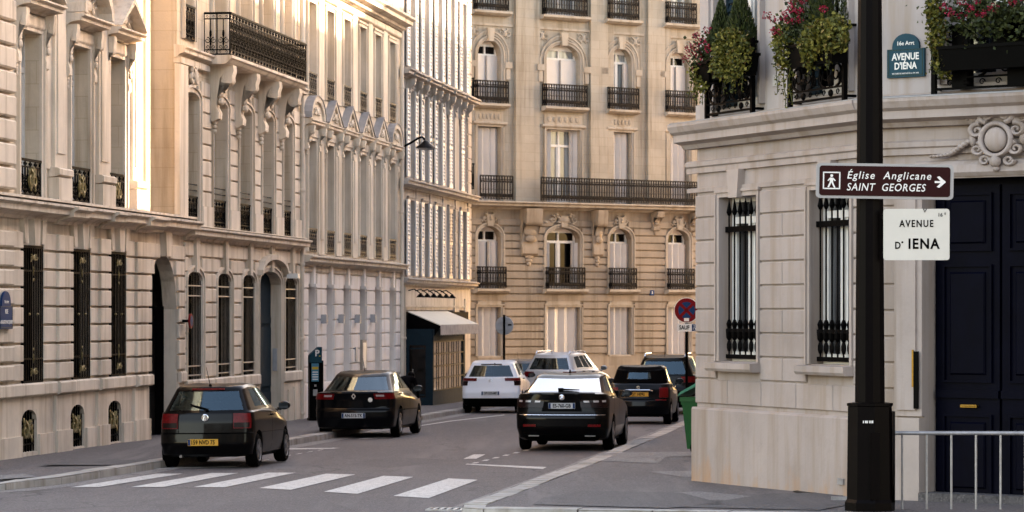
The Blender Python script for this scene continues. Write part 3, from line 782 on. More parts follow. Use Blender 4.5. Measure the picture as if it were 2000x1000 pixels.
# upper floor
b1w = [(-3.6, -2.35, 4.33, 7.32), (LU(36), LU(77), 4.33, 7.32), (LU(135), LU(172), 4.33, 7.32), (LU(208), LU(240), 4.33, 7.32)]
m = MB(); wall(m, -7, 10.15, 4.2, 12.5, b1w + [(a, b, 9.3, 12.2) for a, b, c, d in b1w], 0, .33); m.quad((10.15, 0, 4.2), (10.15, 3, 4.2), (10.15, 3, 12.5), (10.15, 0, 12.5)); m.quad((10.15, .62, 4.2), (13.2, .62, 4.2), (13.2, .62, 12.5), (10.15, .62, 12.5))
m.quad((13.3, .3, 3.9), (10.1, .3, 4.30), (10.1, .9, 4.30), (13.3, .9, 4.3))
B1.part('upper_wall', m, 'ash_a')
m = MB()
for o in b1w: surround(m, o, .17, .05)
B1.part('window_surround', m, 'stone_a')
for i, o in enumerate(b1w):
    window(B1, o, .33); window(B1, (o[0], o[1], 9.3, 12.2), .33)
    m = MB(); rail_scroll(m, o[0] + .02, o[1] - .02, 4.36, 5.02, -.02, .3, .012, i); q = B1.part('balcony_railing', m, 'iron')
    m = MB(); carving(m, (o[0] + o[1]) / 2, 4.66, .42, .5, -.05, 14, i + 3, .03); B1.part('gilt_ornament', m, 'gilt', q, True)
    m = MB(); cx = (o[0] + o[1]) / 2; hw = (o[1] - o[0]) / 2 + .34
    for s in (-1, 1): console(m, cx + s * (hw - .12), 7.66, 1.0, .24, .2)
    B1.part('bracket', m, 'stone_a', None, True)
    m = MB(); band(m, cx - hw + .1, cx + hw - .1, 7.36, 7.62, .08); cornice(m, cx - hw - .06, cx + hw + .06, 7.64, .24, .42)
    zb = 7.88; e = hw + .06
    if i != 2:
        m.prism([(cx - e, zb), (cx - e + .06, zb - .0), (cx, zb + .50), (cx + e - .06, zb), (cx + e, zb), (cx, zb + .64)], -.42, .02); m.prism([(cx - e + .12, zb - .01), (cx + e - .12, zb - .01), (cx, zb + .48)], -.16, .02)
    else:
        P = [(cx + e * math.cos(R(180 - k * 15)), zb + .68 * math.sin(R(180 - k * 15))) for k in range(13)]; Q = [(cx + (e - .16) * math.cos(R(k * 15)), zb + .53 * math.sin(R(k * 15))) for k in range(13)]
        for k in range(12): m.prism([P[k], P[k + 1], Q[11 - k], Q[12 - k]], -.42, .02)
        m.prism(Q, -.16, .02)
    carving(m, cx, zb + .2, hw * 1.1, .34, -.17, 10, i, .05)
    B1.part('pediment', m, 'stone_a')
m = MB()
for x0, x1 in ((97, 119), (184, 205), (251, 270)):
    a, b = LU(x0), LU(x1); m.box(a - .08, b + .08, -.2, 0, 4.33, 4.75); band(m, a - .10, b + .10, 4.75, 4.93, .22); m.box(a, b, -.10, 0, 4.93, 9.0); m.box(a + .13, b - .13, -.125, 0, 5.2, 8.7); m.box(a - .3, b + .3, -.04, 0, 4.9, 8.9)
a, b = LU(274), 10.15; m.box(a, b, -.12, 0, 4.33, 12.4)
B1.part('pilaster', m, 'stone_b')
m = MB(); cornice(m, -7, 10.35, 8.75, .34, .36); band(m, -7, 10.2, 9.15, 9.3, .1); B1.part('upper_cornice', m, 'stone_a')
m = MB(); courses(m, -7, LU(19), 4.4, 12.4, .42, b1w, 0, .13, .05, .03); B1.part('quoin', m, 'stone_a')
mass(B1, -7, 13.3, -.8, 4.2, 1.0, 10, 'stone_a', False); mass(B1, -7, 10.1, 4.2, 15, .8, 10)

# ---- house two: long carved balcony on big brackets
B2 = Bld('balcony_house', 'pale stone town house with a long black wrought iron balcony on carved brackets', 'house', FL, 13.5, -.5)
g2 = [(LU(a), LU(b), .76, 3.17, .2) for a, b in ((362, 392), (421, 448), (470, 495), (553, 577))]
d2 = (LU(503), LU(546), -.8, 3.28, .32)
m = MB(); wall(m, 13.5, 26.2, -1.0, 4.0, g2 + [d2], 0, .23); B2.part('wall', m, 'stone_b')
m = MB(); courses(m, 13.52, 26.18, .82, 3.82, .336, g2 + [d2], 0, .055, .04, .012, .13); B2.part('rusticated_masonry', m, 'stone_b')
m = MB()
for a, b in ((13.5, d2[0] - .14), (d2[1] + .14, 26.2)):
    m.box(a, b, -.07, .01, -1.0, .52); band(m, a, b, .52, .8, .12)
B2.part('plinth', m, 'stone_b')
m = MB()
for o in g2 + [d2]:
    surround(m, o, .14, .05); cx = (o[0] + o[1]) / 2
    m.prism([(cx - .12, o[3] - .02), (cx + .12, o[3] - .02), (cx + .17, 3.9), (cx - .17, 3.9)], -.12, .01)
dc, dh = (d2[0] + d2[1]) / 2, (d2[1] - d2[0]) / 2 + .26
A = [(dc + dh * q, 3.16 + .40 * math.sqrt(max(0, 1 - q * q))) for q in [-1 + k / 6 for k in range(13)]]
for k in range(12): m.prism([A[k], A[k + 1], (A[k + 1][0], A[k + 1][1] + .13), (A[k][0], A[k][1] + .13)], -.2, .01)
B2.part('window_surround', m, 'stone_b')
for o in g2:
    m = MB(); a, b, c, d = o[:4]
    n = 10
    for k in range(n + 1): x = a + (b - a) * k / n; m.box(x - .010, x + .010, .0, .02, c, arcz(o, x))
    q = B2.part('window_grille', m, 'iron'); m = MB()
    for z in (c + .12, c + .32, 2.62, 2.84): m.box(a - .05, b + .05, -.02, .03, z, z + .03)
    B2.part('grille_crossbar', m, 'steel', q); m = MB(); m.quad((a, .2, c), (b, .2, c), (b, .2, d), (a, .2, d)); B2.part('pane', m, 'dark', q)
a, b, c, d = d2[:4]; m = MB(); m.quad((a - .1, .225, c), (b + .1, .225, c), (b + .1, .225, d), (a - .1, .225, d))
for z0, z1 in ((-.6, .3), (.45, 1.9), (2.0, 2.15)): m.box(a + .12, a + .8, .19, .23, z0, z1); m.box(a + .95, b - .12, .19, .23, z0, z1)
dd = B2.part('front_door', m, 'teal_paint')
m = MB(); carving(m, a + .5, 2.5, .7, .7, .18, 8, 2, .03); B2.part('door_grille', m, 'iron', dd, True)
m = MB(); m.box(b - .04, b + .01, .06, .17, .82, 1.38); B2.part('intercom_panel', m, 'sign_back')
m = MB(); m.tube([(LU(551), -.02, 3.28), (LU(551), -.18, 3.2)], .03, 6); m.box(LU(549), LU(553) + .06, -.42, -.14, 3.12, 3.24); B2.part('security_camera', m, 'white')
m = MB(); m.box(LU(556), LU(566), -.11, -.05, -.9, .35); m.box(LU(566) + .06, LU(570), -.12, -.05, -.75, .4); B2.part('meter_cupboard', m, 'stone_c')
m = MB(); cornice(m, 13.5, 26.2, 3.84, .32, .34); m.box(13.5, 26.2, -.2, .3, 4.15, 4.17); B2.part('cornice', m, 'stone_b')
f2 = [(LU(a), LU(b), 4.17, 7.08, .14) for a, b in ((358, 386), (413, 441), (464, 489), (509, 531), (550, 568))]
s2 = [(LU(357), LU(376), 8.2, 11.0)] + [(o[0], o[1], 8.05, 11.0) for o in f2[1:]]
m = MB(); wall(m, 12.97, 26.2, 4.1, 14, f2 + s2, 0, .32); m.quad((12.97, 0, 3.5), (12.97, 6, 3.5), (12.97, 6, 14), (12.97, 0, 14)); B2.part('upper_wall', m, 'ash_a')
m = MB()
ed = [13.0] + [q for o in f2 for q in (o[0] - .2, o[1] + .2)] + [26.1]
for k in range(0, len(ed), 2):
    if ed[k + 1] - ed[k] > .25 and k > 0: courses(m, ed[k], ed[k + 1], 4.6, 7.4, .35, [], 0, .05, .035, .014)
for k in range(2, len(ed), 2): m.box(ed[k] - .06, ed[k + 1] + .06, -.1, 0, 4.17, 4.62)
B2.part('pier', m, 'stone_b')
m = MB()
for o in f2: surround(m, o, .16, .05)
for o in s2: surround(m, o, .14, .05)
B2.part('upper_surround', m, 'stone_b')
m = MB()
for i, o in enumerate(f2): carving(m, (o[0] + o[1]) / 2, 7.42, .7, .6, -.05, 10, i + 11, .08)
B2.part('carved_keystone', m, 'stone_b', None, True)
for i, o in enumerate(f2):
    window(B2, o, .32, 'casement', 'pane'); window(B2, s2[i], .32)
    m = MB(); rail_scroll(m, o[0] + .01, o[1] - .01, 4.2, 4.82, .02, .3, .012, i)
    for z in (4.95, 5.08): m.tube([(o[0], .02, z), (o[1], .02, z)], .014, 5)
    B2.part('window_railing', m, 'iron')
m = MB(); rail_scroll(m, s2[0][0], s2[0][1], 8.2, 8.95, -.04, .3, .013); B2.part('window_railing', m, 'iron')
m = MB(); m.box(12.85, 15.6, -.12, .05, 7.62, 7.75); cornice(m, 12.8, 15.5, 7.74, .28, .26); cornice(m, 23.9, 26.2, 7.74, .28, .26); m.box(12.8, 13.6, -.1, .01, 4.2, 7.6); B2.part('string_course', m, 'stone_b')
bu0, bu1, bp = LU(398), 24.1, .62
m = MB(); m.sweep([(.02, 7.80), (-bp + .14, 7.80), (-bp + .08, 7.84), (-bp + .03, 7.9), (-bp - .02, 7.93), (-bp - .02, 7.99), (.02, 7.99)], bu0, bu1); B2.part('balcony_slab', m, 'stone_b')
m = MB(); rail_scroll(m, bu0 + .03, bu1 - .03, 8.0, 8.95, -bp + .03, .33, .017, 0, 2)
# returns of the railing towards the wall
rt = MB(); rail_scroll(rt, 0, bp - .04, 8.0, 8.95, 0, .29, .013, 0, 1)
for s in (bu0 + .04, bu1 - .04): m.add([(s + p[1], -bp + .04 + p[0], p[2]) for p in rt.v], rt.f)
B2.part('balcony_railing', m, 'iron')
for x in (404, 452, 497, 538):
    m = MB(); console(m, LU(x) + .35, 7.80, 1.25, .56, .36); B2.part('balcony_bracket', m, 'stone_b', None, True)
mass(B2, 13.0, 26.2, -1, 14, .8, 10); downpipe(B2, 26.05, -.9, 14)

# ---- house three: small pediments, painted white ground floor
B3 = Bld('pediment_house', 'cream town house with a row of small zinc topped pediments and white painted ground floor', 'house', FL, 26.2, -.6)
xs = [(599, 616), (628, 643), (664, 682), (698, 712), (730, 744), (757, 771)]
cw = [LU((a + b) / 2) for a, b in xs]; cw = [cw[0] + (cw[5] - cw[0]) * k / 5 for k in range(6)]
g3 = [(c - .55, c + .55, .42, 3.02) for c in cw]
m = MB(); wall(m, 26.2, 41.4, -1.2, 3.7, g3, 0, .42); B3.part('wall', m, 'white_wall')
m = MB(); courses(m, 26.25, 41.35, .45, 3.3, .41, g3, 0, .05, .036, .012, .03)
m.box(26.2, 41.4, -.06, .01, -1.2, .40)
for c in cw: m.prism([(c - .1, 2.98), (c + .1, 2.98), (c + .14, 3.5), (c - .14, 3.5)], -.1, .01); m.box(c - .14, c + .14, -.16, .01, 2.94, 3.02)
B3.part('rusticated_masonry', m, 'white_wall')
for i, o in enumerate(g3): window(B3, o, .42, 'casement', 'pane_dark', None, 'white_wall')
m = MB()
for c in cw[:4]: m.box(c + 1.08, c + 1.24, -.20, -.02, 1.98, 2.22)
B3.part('vent_box', m, 'sign_back')
m = MB(); m.box(cw[2] + 1.1, cw[2] + 1.35, -.08, 0, .9, 1.3); B3.part('letter_box', m, 'sign_back')
m = MB(); m.box(cw[3] - .25, cw[3] + .4, -.07, .0, .62, 1.5); q = B3.part('notice_case', m, 'stone_far'); m = MB(); m.box(cw[3] - .17, cw[3] + .32, -.076, -.068, .7, 1.42); B3.part('notice', m, 'white', q)
m = MB(); cornice(m, 26.2, 41.4, 3.48, .30, .34); band(m, 26.2, 41.4, 3.3, 3.46, .06); B3.part('cornice', m, 'stone_c')
f3 = [(c - .55, c + .55, 3.85, 6.75) for c in cw]; s3 = [(c - .55, c + .55, 7.92, 10.35) for c in cw]
m = MB(); wall(m, 26.2, 41.4, 3.6, 14, f3 + s3, 0, .33); B3.part('upper_wall', m, 'stone_c')
m = MB()
for o in f3 + s3: surround(m, o, .15, .045)
for c in cw[:-1]:
    q = c + (cw[1] - cw[0]) / 2; m.box(q - .35, q + .35, -.05, .01, 3.8, 6.8); m.box(q - .22, q + .22, -.075, .01, 4.2, 6.5); m.box(q - .34, q + .34, -.05, .01, 7.9, 10.6)
B3.part('window_surround', m, 'stone_c')
for i, c in enumerate(cw):
    window(B3, f3[i], .33); window(B3, s3[i], .33)
    for z0, z1 in ((3.86, 4.46), (7.94, 8.52)):
        m = MB(); rail_scroll(m, c - .56, c + .56, z0, z1, -.03, .28, .024, 0, 2); B3.part('balconette', m, 'iron_blue')
    m = MB()
    for s in (-1, 1): console(m, c + s * .78, 7.1, .62, .26, .17)
    B3.part('bracket', m, 'stone_c', None, True)
    m = MB(); e = .98; band(m, c - .7, c + .7, 6.86, 7.06, .07); cornice(m, c - e, c + e, 7.08, .22, .24); zb = 7.3
    z_ = MB()
    if i in (0, 5):
        P = [(c + e * math.cos(R(180 - k * 15)), zb + .60 * math.sin(R(180 - k * 15))) for k in range(13)]; Q = [(c + (e - .14) * math.cos(R(k * 15)), zb + .46 * math.sin(R(k * 15))) for k in range(13)]
        P2 = [(c + (e + .03) * math.cos(R(180 - k * 15)), zb + .63 * math.sin(R(180 - k * 15))) for k in range(13)]
        for k in range(12): m.prism([P[k], P[k + 1], Q[11 - k], Q[12 - k]], -.20, .02); z_.prism([P2[k], P2[k + 1], P[k + 1], P[k]], -.225, .02)
        m.prism(Q, -.14, .02)
    else:
        m.prism([(c - e, zb), (c - e + .2, zb), (c, zb + .5), (c + e - .2, zb), (c + e, zb), (c, zb + .62)], -.20, .02); m.prism([(c - e + .2, zb - .01), (c + e - .2, zb - .01), (c, zb + .5)], -.14, .02)
        z_.prism([(c - e - .04, zb), (c, zb + .62), (c + e + .04, zb), (c + e + .04, zb + .03), (c, zb + .66), (c - e - .04, zb + .03)], -.225, .02)
    carving(m, c, zb + .19, .8, .3, -.15, 8, i, .05)
    q = B3.part('pediment', m, 'stone_c'); B3.part('zinc_capping', z_, 'zinc', q)
m = MB(); band(m, 26.2, 41.4, 10.55, 10.75, .1); cornice(m, 26.2, 41.5, 10.8, .45, .5, 0, .2); B3.part('upper_cornice', m, 'stone_c')
mass(B3, 26.2, 41.4, -1.2, 14, .8, 10); downpipe(B3, 41.3, -1, 10.8)

# ---- house four: shutters, shop on the corner
B4 = Bld('shuttered_corner_house', 'white corner house with rows of louvred shutters above a dark teal shopfront with awning', 'house', FL, 41.4, -.75)
c4 = [43.35 + 2.72 * k for k in range(5)]
fl4 = [(3.42, 5.75), (6.45, 9.15), (9.85, 12.9)]
ops4 = [(c - .5, c + .5, z0, z1) for z0, z1 in fl4 for c in c4]
shop = (41.9, 54.9, -1.0, 2.35)
m = MB(); wall(m, 41.4, 56.2, -1.4, 15, ops4 + [shop], 0, .28); m.quad((56.2, 0, -1.4), (56.2, 9, -1.4), (56.2, 9, 15), (56.2, 0, 15)); B4.part('wall', m, 'stone_d')
m = MB(); courses(m, 55.4, 56.2, 3.4, 14.8, .42, [], 0, .04, .04, .014)
m.add([], [])
for z0, z1 in fl4[:1]:
    for c in c4[:-1]: courses(m, c + 1.05, c + 1.67, z0, z1 + .4, .38, [], 0, .03, .03, .012)
for k in range(27): m.box(56.2, 56.24, .0, .5 if k % 2 else .8, 3.4 + k * .42, 3.4 + k * .42 + .38)
B4.part('quoin', m, 'stone_d')
m = MB(); cornice(m, 41.4, 56.45, 3.1, .26, .3); cornice(m, 41.4, 56.45, 6.08, .3, .34); cornice(m, 41.4, 56.45, 9.45, .3, .36)
for z in (3.1, 6.08, 9.45): m.add([(56.2, .0, z + .1), (56.5, -.1, z + .1), (56.5, 8, z + .1), (56.2, 8, z + .1), (56.2, 0, z + .26), (56.5, -.2, z + .26), (56.5, 8, z + .26), (56.2, 8, z + .26)], [(0, 1, 2, 3), (4, 5, 6, 7), (1, 5, 6, 2), (0, 1, 5, 4)])
B4.part('cornice', m, 'stone_d')
m = MB()
for o in ops4: surround(m, o, .12, .045)
for z0, z1 in fl4[1:2]:
    for c in c4:
        for s in (-1, 1): console(m, c + s * .68, 9.46, .62, .3, .2)
        carving(m, c, 9.3, .8, .3, -.03, 6, 3, .06); cornice(m, c - .95, c + .95, 9.46, .22, .42)
B4.part('window_surround', m, 'stone_d')
for k, o in enumerate(ops4): window(B4, o, .24, 'casement', 'pane_dark', None, 'shutter')
for fi, (z0, z1) in enumerate(fl4):
    pr = louver(B4, c4[0] - 1.02, z0, z1, .5, -.06)
    for ci, c in enumerate(c4):
        closed = (fi, ci) in ((0, 3), (1, 3), (1, 4))
        if closed:
            q = louver(B4, c - .5, z0, z1, .5, .02, 'shutter_brown' if fi == 0 else 'shutter'); B4.copy(q, .5)
        else:
            if ci: B4.copy(pr, c - c4[0])
            B4.copy(pr, c - c4[0] + 1.54)
m = MB()
for z0 in (7.0, 10.0): rail_scroll(m, 0, .9, z0 - .4, z0 + .5, 0, .3, .016)
B4.part('side_balcony', MB().add([(56.3 + p[0] * .5, p[1] - .1 + p[0] * .3, p[2]) for p in m.v], m.f), 'iron')
# shopfront with a glazed terrace standing out on the pavement
vu0, vu1, vo, vz0, vz1 = 42.0, 48.3, -.93, -1.0, 1.72
m = MB()
m.box(vu0, vu0 + .08, vo, 0, 1.28, vz1); m.box(vu0, vu0 + .08, vo, vo + .22, vz0, 1.28); m.box(vu0, vu0 + .08, -.2, 0, vz0, 1.28); m.box(vu0, vu0 + .08, vo + .22, -.2, vz0, -.32); m.box(vu0 - .02, vu0, vo + .26, -.24, -.26, -.22); m.box(vu0 - .02, vu0, vo + .26, -.24, 1.16, 1.2)
m.box(vu0, vu1, vo, vo + .06, 1.36, vz1); m.box(vu1 - .1, vu1, vo, 0, vz0, vz1); m.box(vu0, vu1, vo, 0, vz1, vz1 + .05); m.box(vu0 + .08, vu1, vo, vo + .05, -.62, -.12)
sf = B4.part('glazed_terrace', m, 'teal_paint')
m = MB(); m.quad((vu0 + .04, vo + .2, -.34), (vu0 + .04, -.18, -.34), (vu0 + .04, -.18, 1.3), (vu0 + .04, vo + .2, 1.3)); B4.part('terrace_door_pane', m, 'pane_dark', sf)
m = MB(); m.tube([(vu0 - .03, -.32, .3), (vu0 - .03, -.32, .55)], .015, 6); B4.part('door_handle', m, 'chrome', sf)
m = MB(); m.quad((vu0 + .08, vo + .03, -.14), (vu1, vo + .03, -.14), (vu1, vo + .03, 1.4), (vu0 + .08, vo + .03, 1.4)); B4.part('terrace_pane', m, 'shop_pane', sf)
m = MB()
for k in range(7): u = vu0 + .1 + (vu1 - vu0 - .15) * k / 6; m.box(u - .025, u + .025, vo - .012, vo + .01, -.12, 1.4)
for k in range(5): z = -.12 + 1.5 * k / 4; m.box(vu0 + .08, vu1, vo - .01, vo + .01, z - .016, z + .016)
B4.part('terrace_glazing_bars', m, 'iron', sf)
m = MB(); m.box(vu0 - .05, vu1 + .05, vo - .05, 0, -1.2, -.62); B4.part('terrace_base', m, 'stone_d')
for u in (49.0, 54.3): m = MB(); m.box(u, u + .25, -.06, .05, -1, 2.0); B4.part('shop_post', m, 'teal_paint', sf)
m = MB(); m.quad((41.9, .24, -1), (54.9, .24, -1), (54.9, .24, 2.3), (41.9, .24, 2.3)); B4.part('shop_pane', m, 'pane_dark', sf)
m = MB(); m.box(41.95, 54.9, -.12, .1, 1.6, 2.3); B4.part('shop_fascia', m, 'dark')
m = MB(); m.box(41.6, 55.6, -.06, .0, 2.35, 3.05); m.box(41.6, 54.2, -.1, -.05, 2.45, 2.5)
for u in (51.9, 54.3): m.box(u, u + 1.0, -.1, -.05, 2.05, 2.75)
B4.part('shop_sign_board', m, 'stone_c')
for k in range(6):
    u = 42.7 + 1.28 * k; m = MB(); m.tube([(u, -.06, 2.95), (u, -.24, 3.0), (u, -.42, 2.88)], .018, 5); m.lathe([(.03, .08), (.05, .04), (.15, -.06), (.14, -.06)], (u, -.44, 2.80), 10); B4.part('spot_lamp', m, 'plastic', None, True)
m = MB(); a, b = 42.3, 50.4; zt, zf, pj = 2.32, 1.90, 1.12
m.add([(a, -.1, zt), (b, -.1, zt), (b, -pj, zf), (a, -pj, zf), (a, -.1, zt - .03), (b, -.1, zt - .03), (b, -pj, zf - .03), (a, -pj, zf - .03)], [(0, 1, 2, 3), (4, 7, 6, 5), (0, 3, 7, 4), (1, 5, 6, 2), (3, 2, 6, 7)])
aw = B4.part('awning', m, 'canvas')
m = MB(); n = 44
for k in range(n):
    u, v = a + (b - a) * k / n, a + (b - a) * (k + 1) / n; y0, y1 = -pj - .02 * (k % 2), -pj - .02 * ((k + 1) % 2); m.quad((u, y0, zf - .0), (v, y1, zf), (v, y1, zf - .30 - .03 * (k % 2)), (u, y0, zf - .33 + .03 * (k % 2)))
B4.part('awning_valance', m, 'canvas_grey', aw)
m = MB(); m.quad((a + .02, -.12, zt - .04), (a + .02, -pj, zf - .04), (a + .02, -.9, zf - .4), (a + .02, -.12, .9))
for q in (a + .1, b - .1): m.tube([(q, -.1, 1.55), (q, -pj + .03, zf - .05)], .02, 5)
B4.part('awning_arm', m, 'iron', aw)
mass(B4, 41.4, 56.15, -1.4, 15, .8, 10); downpipe(B4, 41.7, -1, 3.1)

# ---- far apartment house facing down the street
FF = Frame(-1.67, 126.0, .801, .598)
def FZ(x): return 126.0 * 8382 / (9300 - x)
def FU(x): return (FZ(x) - 126.0) / .598
B5 = Bld('apartment_building', 'tall yellow stone apartment building with black balcony railings closing the end of the street', 'apartment building', FF, -8, -1.0)
c5 = [FU(957) - 3.7, FU(955), FU(1099), FU(1211), FU(1324), FU(1324) + 3.2, FU(1324) + 6.4]
wd5 = [.58, .58, .86, .58, .58, .58, .58]
L5 = [(.55, 2.50, 0), (3.25, 5.72, .42), (6.75, 9.70, 0), (10.6, 13.15, .58), (14.32, 16.7, 0)]
ops5 = [(c - h, c + h, z0, z1, min(r, h) if r else 0) for (z0, z1, r) in L5 for c, h in zip(c5, wd5)]
U0, U1 = -8, 20
m = MB(); wall(m, U0, U1, -1.6, 6.4, [o for o in ops5 if o[2] < 6], 0, .42); B5.part('wall', m, 'rust_far')
m = MB(); wall(m, U0, U1, 6.4, 19, [o for o in ops5 if o[2] > 6], 0, .42); B5.part('upper_wall', m, 'ash_far')
m = MB(); courses(m, U0, U1, .6, 6.05, .3, [o for o in ops5 if o[2] < 6], 0, .075, .055, .014, .14); m.box(U0, U1, -.12, .01, -1.6, .1); B5.part('rusticated_masonry', m, 'rust_far')
m = MB()
for u in (FU(1004), FU(1150), FU(1262)): m.box(u, u + .9, -.14, .01, 6.75, 18.9); m.box(u + .9, u + 1.25, -.07, .01, 6.75, 18.9)
for u in (-2.3, 15.0): m.box(u, u + .9, -.14, .01, 6.75, 18.9)
B5.part('pilaster', m, 'ash_far')
m = MB()
for o in ops5:
    surround(m, o, .16 if o[4] else .12, .06)
    if 9 < o[2] < 12:
        cx, hw = (o[0] + o[1]) / 2, (o[1] - o[0]) / 2
        surround(m, (o[0] - .22, o[1] + .22, 12.3, 13.15 + .22, hw + .22), .16, .05)
        for s in (-1, 1): m.box(cx + s * (hw + .32) - .17, cx + s * (hw + .32) + .17, -.14, 0, 12.05, 12.3); m.box(cx + s * (hw + .32) - .10, cx + s * (hw + .32) + .10, -.1, 0, 11.6, 12.05)
        m.prism([(cx - .13, 13.1), (cx + .13, 13.1), (cx + .18, 13.62), (cx - .18, 13.62)], -.16, 0)
        for s in (-1, 1): carving(m, cx + s * (hw + .2), 13.45, .6, .5, .0, 8, 4, .05)
        m.box(cx - hw - .65, cx + hw + .65, -.05, 0, 13.72, 13.82)
    if 6 < o[2] < 8:
        cx, hw = (o[0] + o[1]) / 2, (o[1] - o[0]) / 2
        m.box(cx - hw - .1, cx + hw + .1, -.04, 0, 9.9, 10.3); band(m, cx - hw - .25, cx + hw + .25, 9.76, 9.9, .14)
        for k in range(6): m.blob((cx - hw + (k + .5) * hw / 3, -.05, 10.1), (hw / 7, .03, .12), 6, 4)
    if 3 < o[2] < 4:
        cx, hw = (o[0] + o[1]) / 2, (o[1] - o[0]) / 2
        carving(m, cx, 6.05, .8 if hw < .7 else 1.9, .5, -.03, 12, 8, .1); m.prism([(cx - .14, 5.74), (cx + .14, 5.74), (cx + .2, 6.2), (cx - .2, 6.2)], -.14, 0)
        m.box(cx - hw, cx + hw, -.05, 0, 2.62, 3.0); m.box(cx - hw + .08, cx + hw - .08, -.065, 0, 2.70, 2.92)
B5.part('window_surround', m, 'stone_far')
m = MB()
for c, h in zip(c5, wd5):
    for (z, e) in ((3.06, .22), (10.44, .25), (14.13, .35)): m.sweep([(.02, z - .02), (-.22, z), (-.36, z + .08), (-.36, z + .17), (.02, z + .18)], c - h - e, c + h + e)
B5.part('window_sill', m, 'stone_far')
m = MB(); cornice(m, U0, U1, 6.42, .34, .62); B5.part('string_course', m, 'stone_far')
for u, wdt in ((FU(1040) - .25, .8), (FU(1160) + .1, .5), (FU(1277), .35), (FU(1349), .35)):
    m = MB(); console(m, u, 6.46, 1.9 if wdt > .4 else .8, .5, wdt); B5.part('console_bracket', m, 'rust_far', None, True)
for c, h in zip(c5, wd5):
    for z0, z1 in ((3.26, 4.12), (10.64, 11.52), (14.34, 15.2)):
        m = MB(); e = .06 if z0 < 5 else .18
        rail_bars(m, c - h - e, c + h + e, z0, z1, -.28); 
        for s in (-1, 1): rt = MB(); rail_bars(rt, 0, .26, z0, z1, 0); m.add([(c + s * (h + e) , -.28 + p[0], p[2]) for p in rt.v], rt.f) if False else m.add([(c + s * (h + e) + p[1], -.28 + p[0], p[2]) for p in rt.v], rt.f)
        B5.part('balcony_railing', m, 'iron_grey')
for a, b in ((c5[0] - .8, c5[0] + .8), (c5[1] - .8, c5[1] + .8), (FU(1042), 20)):
    m = MB(); rail_bars(m, a, b, 6.78, 7.74, -.52); B5.part('balcony_railing', m, 'iron_grey')
for i, (c, h) in enumerate(zip(c5, wd5)):
    for j, (z0, z1, r) in enumerate(L5):
        o = (c - h, c + h, z0, z1, min(r, h) if r else 0)
        if j == 0: folding(B5, o[0], o[1], z0, z1, .2 if i != 2 else .15, 7)
        elif j == 1:
            window(B5, o, .36, 'casement', 'pane_dark', trans=.77)
            zz = z0 + (z1 - z0) * .76
            if i == 2:
                folding(B5, o[0], o[0] + .28, z0, zz, .2, 2); folding(B5, o[1] - .28, o[1], z0, zz, .2, 2)
            elif i == 1: folding(B5, o[0], o[0] + .46, z0, zz, .2, 2); folding(B5, o[1] - .5, o[1], z0, zz, .2, 3)
            else: folding(B5, o[0], o[1], z0, zz, .2, 7)
        elif j == 2:
            if i == 2: window(B5, o, .34, 'casement', 'pane_curtain'); folding(B5, o[0], o[0] + .36, z0, z1, .22, 2); folding(B5, o[1] - .36, o[1], z0, z1, .22, 2)
            else: window(B5, o, .38, 'plain', 'pane_dark'); folding(B5, o[0], o[1], z0, z1 - .05, .22, 7)
        elif j == 3:
            window(B5, o, .34, 'fan', 'pane_curtain' if i in (2, 3) else 'pane_dark', trans=.77)
            zz = z0 + (z1 - z0) * .76
            if i == 3: folding(B5, o[1] - .3, o[1], z0, zz, .2, 1)
            else: folding(B5, o[0], c - .012, z0, zz, .22, 1); folding(B5, c + .012, o[1], z0, zz, .22, 1)
        else: window(B5, o, .34, 'casement', 'pane_curtain'); 
m = MB()
for c, h in zip(c5, wd5):
    m.box(c - h, c + h, -.02, .1, .48, .56); m.box(c - h, c + h, -.02, .1, -.0, .06)
    for k in range(9): u = c - h + 2 * h * (k + .5) / 9; m.tube([(u + .05 * math.cos(R(q * 40)), .03, .27 + .2 * math.sin(R(q * 40))) for q in range(10)], .018, 4, False)
B5.part('vent_balustrade', m, 'stone_far')
m = MB(); m.box(U0, U1, .8, 12, -1.6, 19); B5.part('rear_wall', m, 'rust_far')
m = MB(); m.add([(U0, .5, 19), (U1, .5, 19), (U1, 12, 19), (U0, 12, 19), (U0, 2.5, 22), (U1, 2.5, 22), (U1, 10, 22), (U0, 10, 22)], [(0, 1, 5, 4), (1, 2, 6, 5), (2, 3, 7, 6), (3, 0, 4, 7), (4, 5, 6, 7), (0, 3, 2, 1)]); B5.part('roof', m, 'zinc')

# ---- corner house on the right
FR = Frame((1362 - 1000) * 46.6 / FPX, 46.6, .3636, -.9315)
def RZ(x): return 129650. / (x + 1420.)
def RU(x): return (46.6 - RZ(x)) / .9315
UC = RU(1706)
pc = FR.w((UC, 0, 0))
FQ = Frame(pc.x, pc.y, .786, -.619)
def QZ(x): return pc.y * (1706 + 6870) / (x + 6870.)
def QU(x): return (pc.y - QZ(x)) / .619
B6 = Bld('corner_house', 'pinkish stone corner house with spiked window grilles, flower balconies and navy double door', 'house', FR, 0, -.25)
g6 = [(RU(1408), RU(1481), 1.56, 3.92), (RU(1585), RU(1663), 1.56, 3.92)]
f6 = [(.55, 2.02, 5.2, 8.6), (3.25, 4.72, 5.2, 8.6)]
m = MB(); wall(m, 0, UC, -.8, 5.1, g6, 0, .24)
st = FL.d; A0 = FR.w((0, 0, 0)); far = Vector((A0.x + st.x * 40, A0.y + st.y * 40))
B6.part('wall', m, 'stone_right')
m = MB(); courses(m, .0, UC, 1.30, 3.98, .335, [(o[0], o[1], o[2] - .02, o[3] + .0) for o in g6], 0, .035, .022, .012, .11, .72)
courses(m, .0, UC, .93, 1.30, .37, [], 0, .035, .022, .012, 0, 1.2)
B6.part('rusticated_masonry', m, 'stone_right')
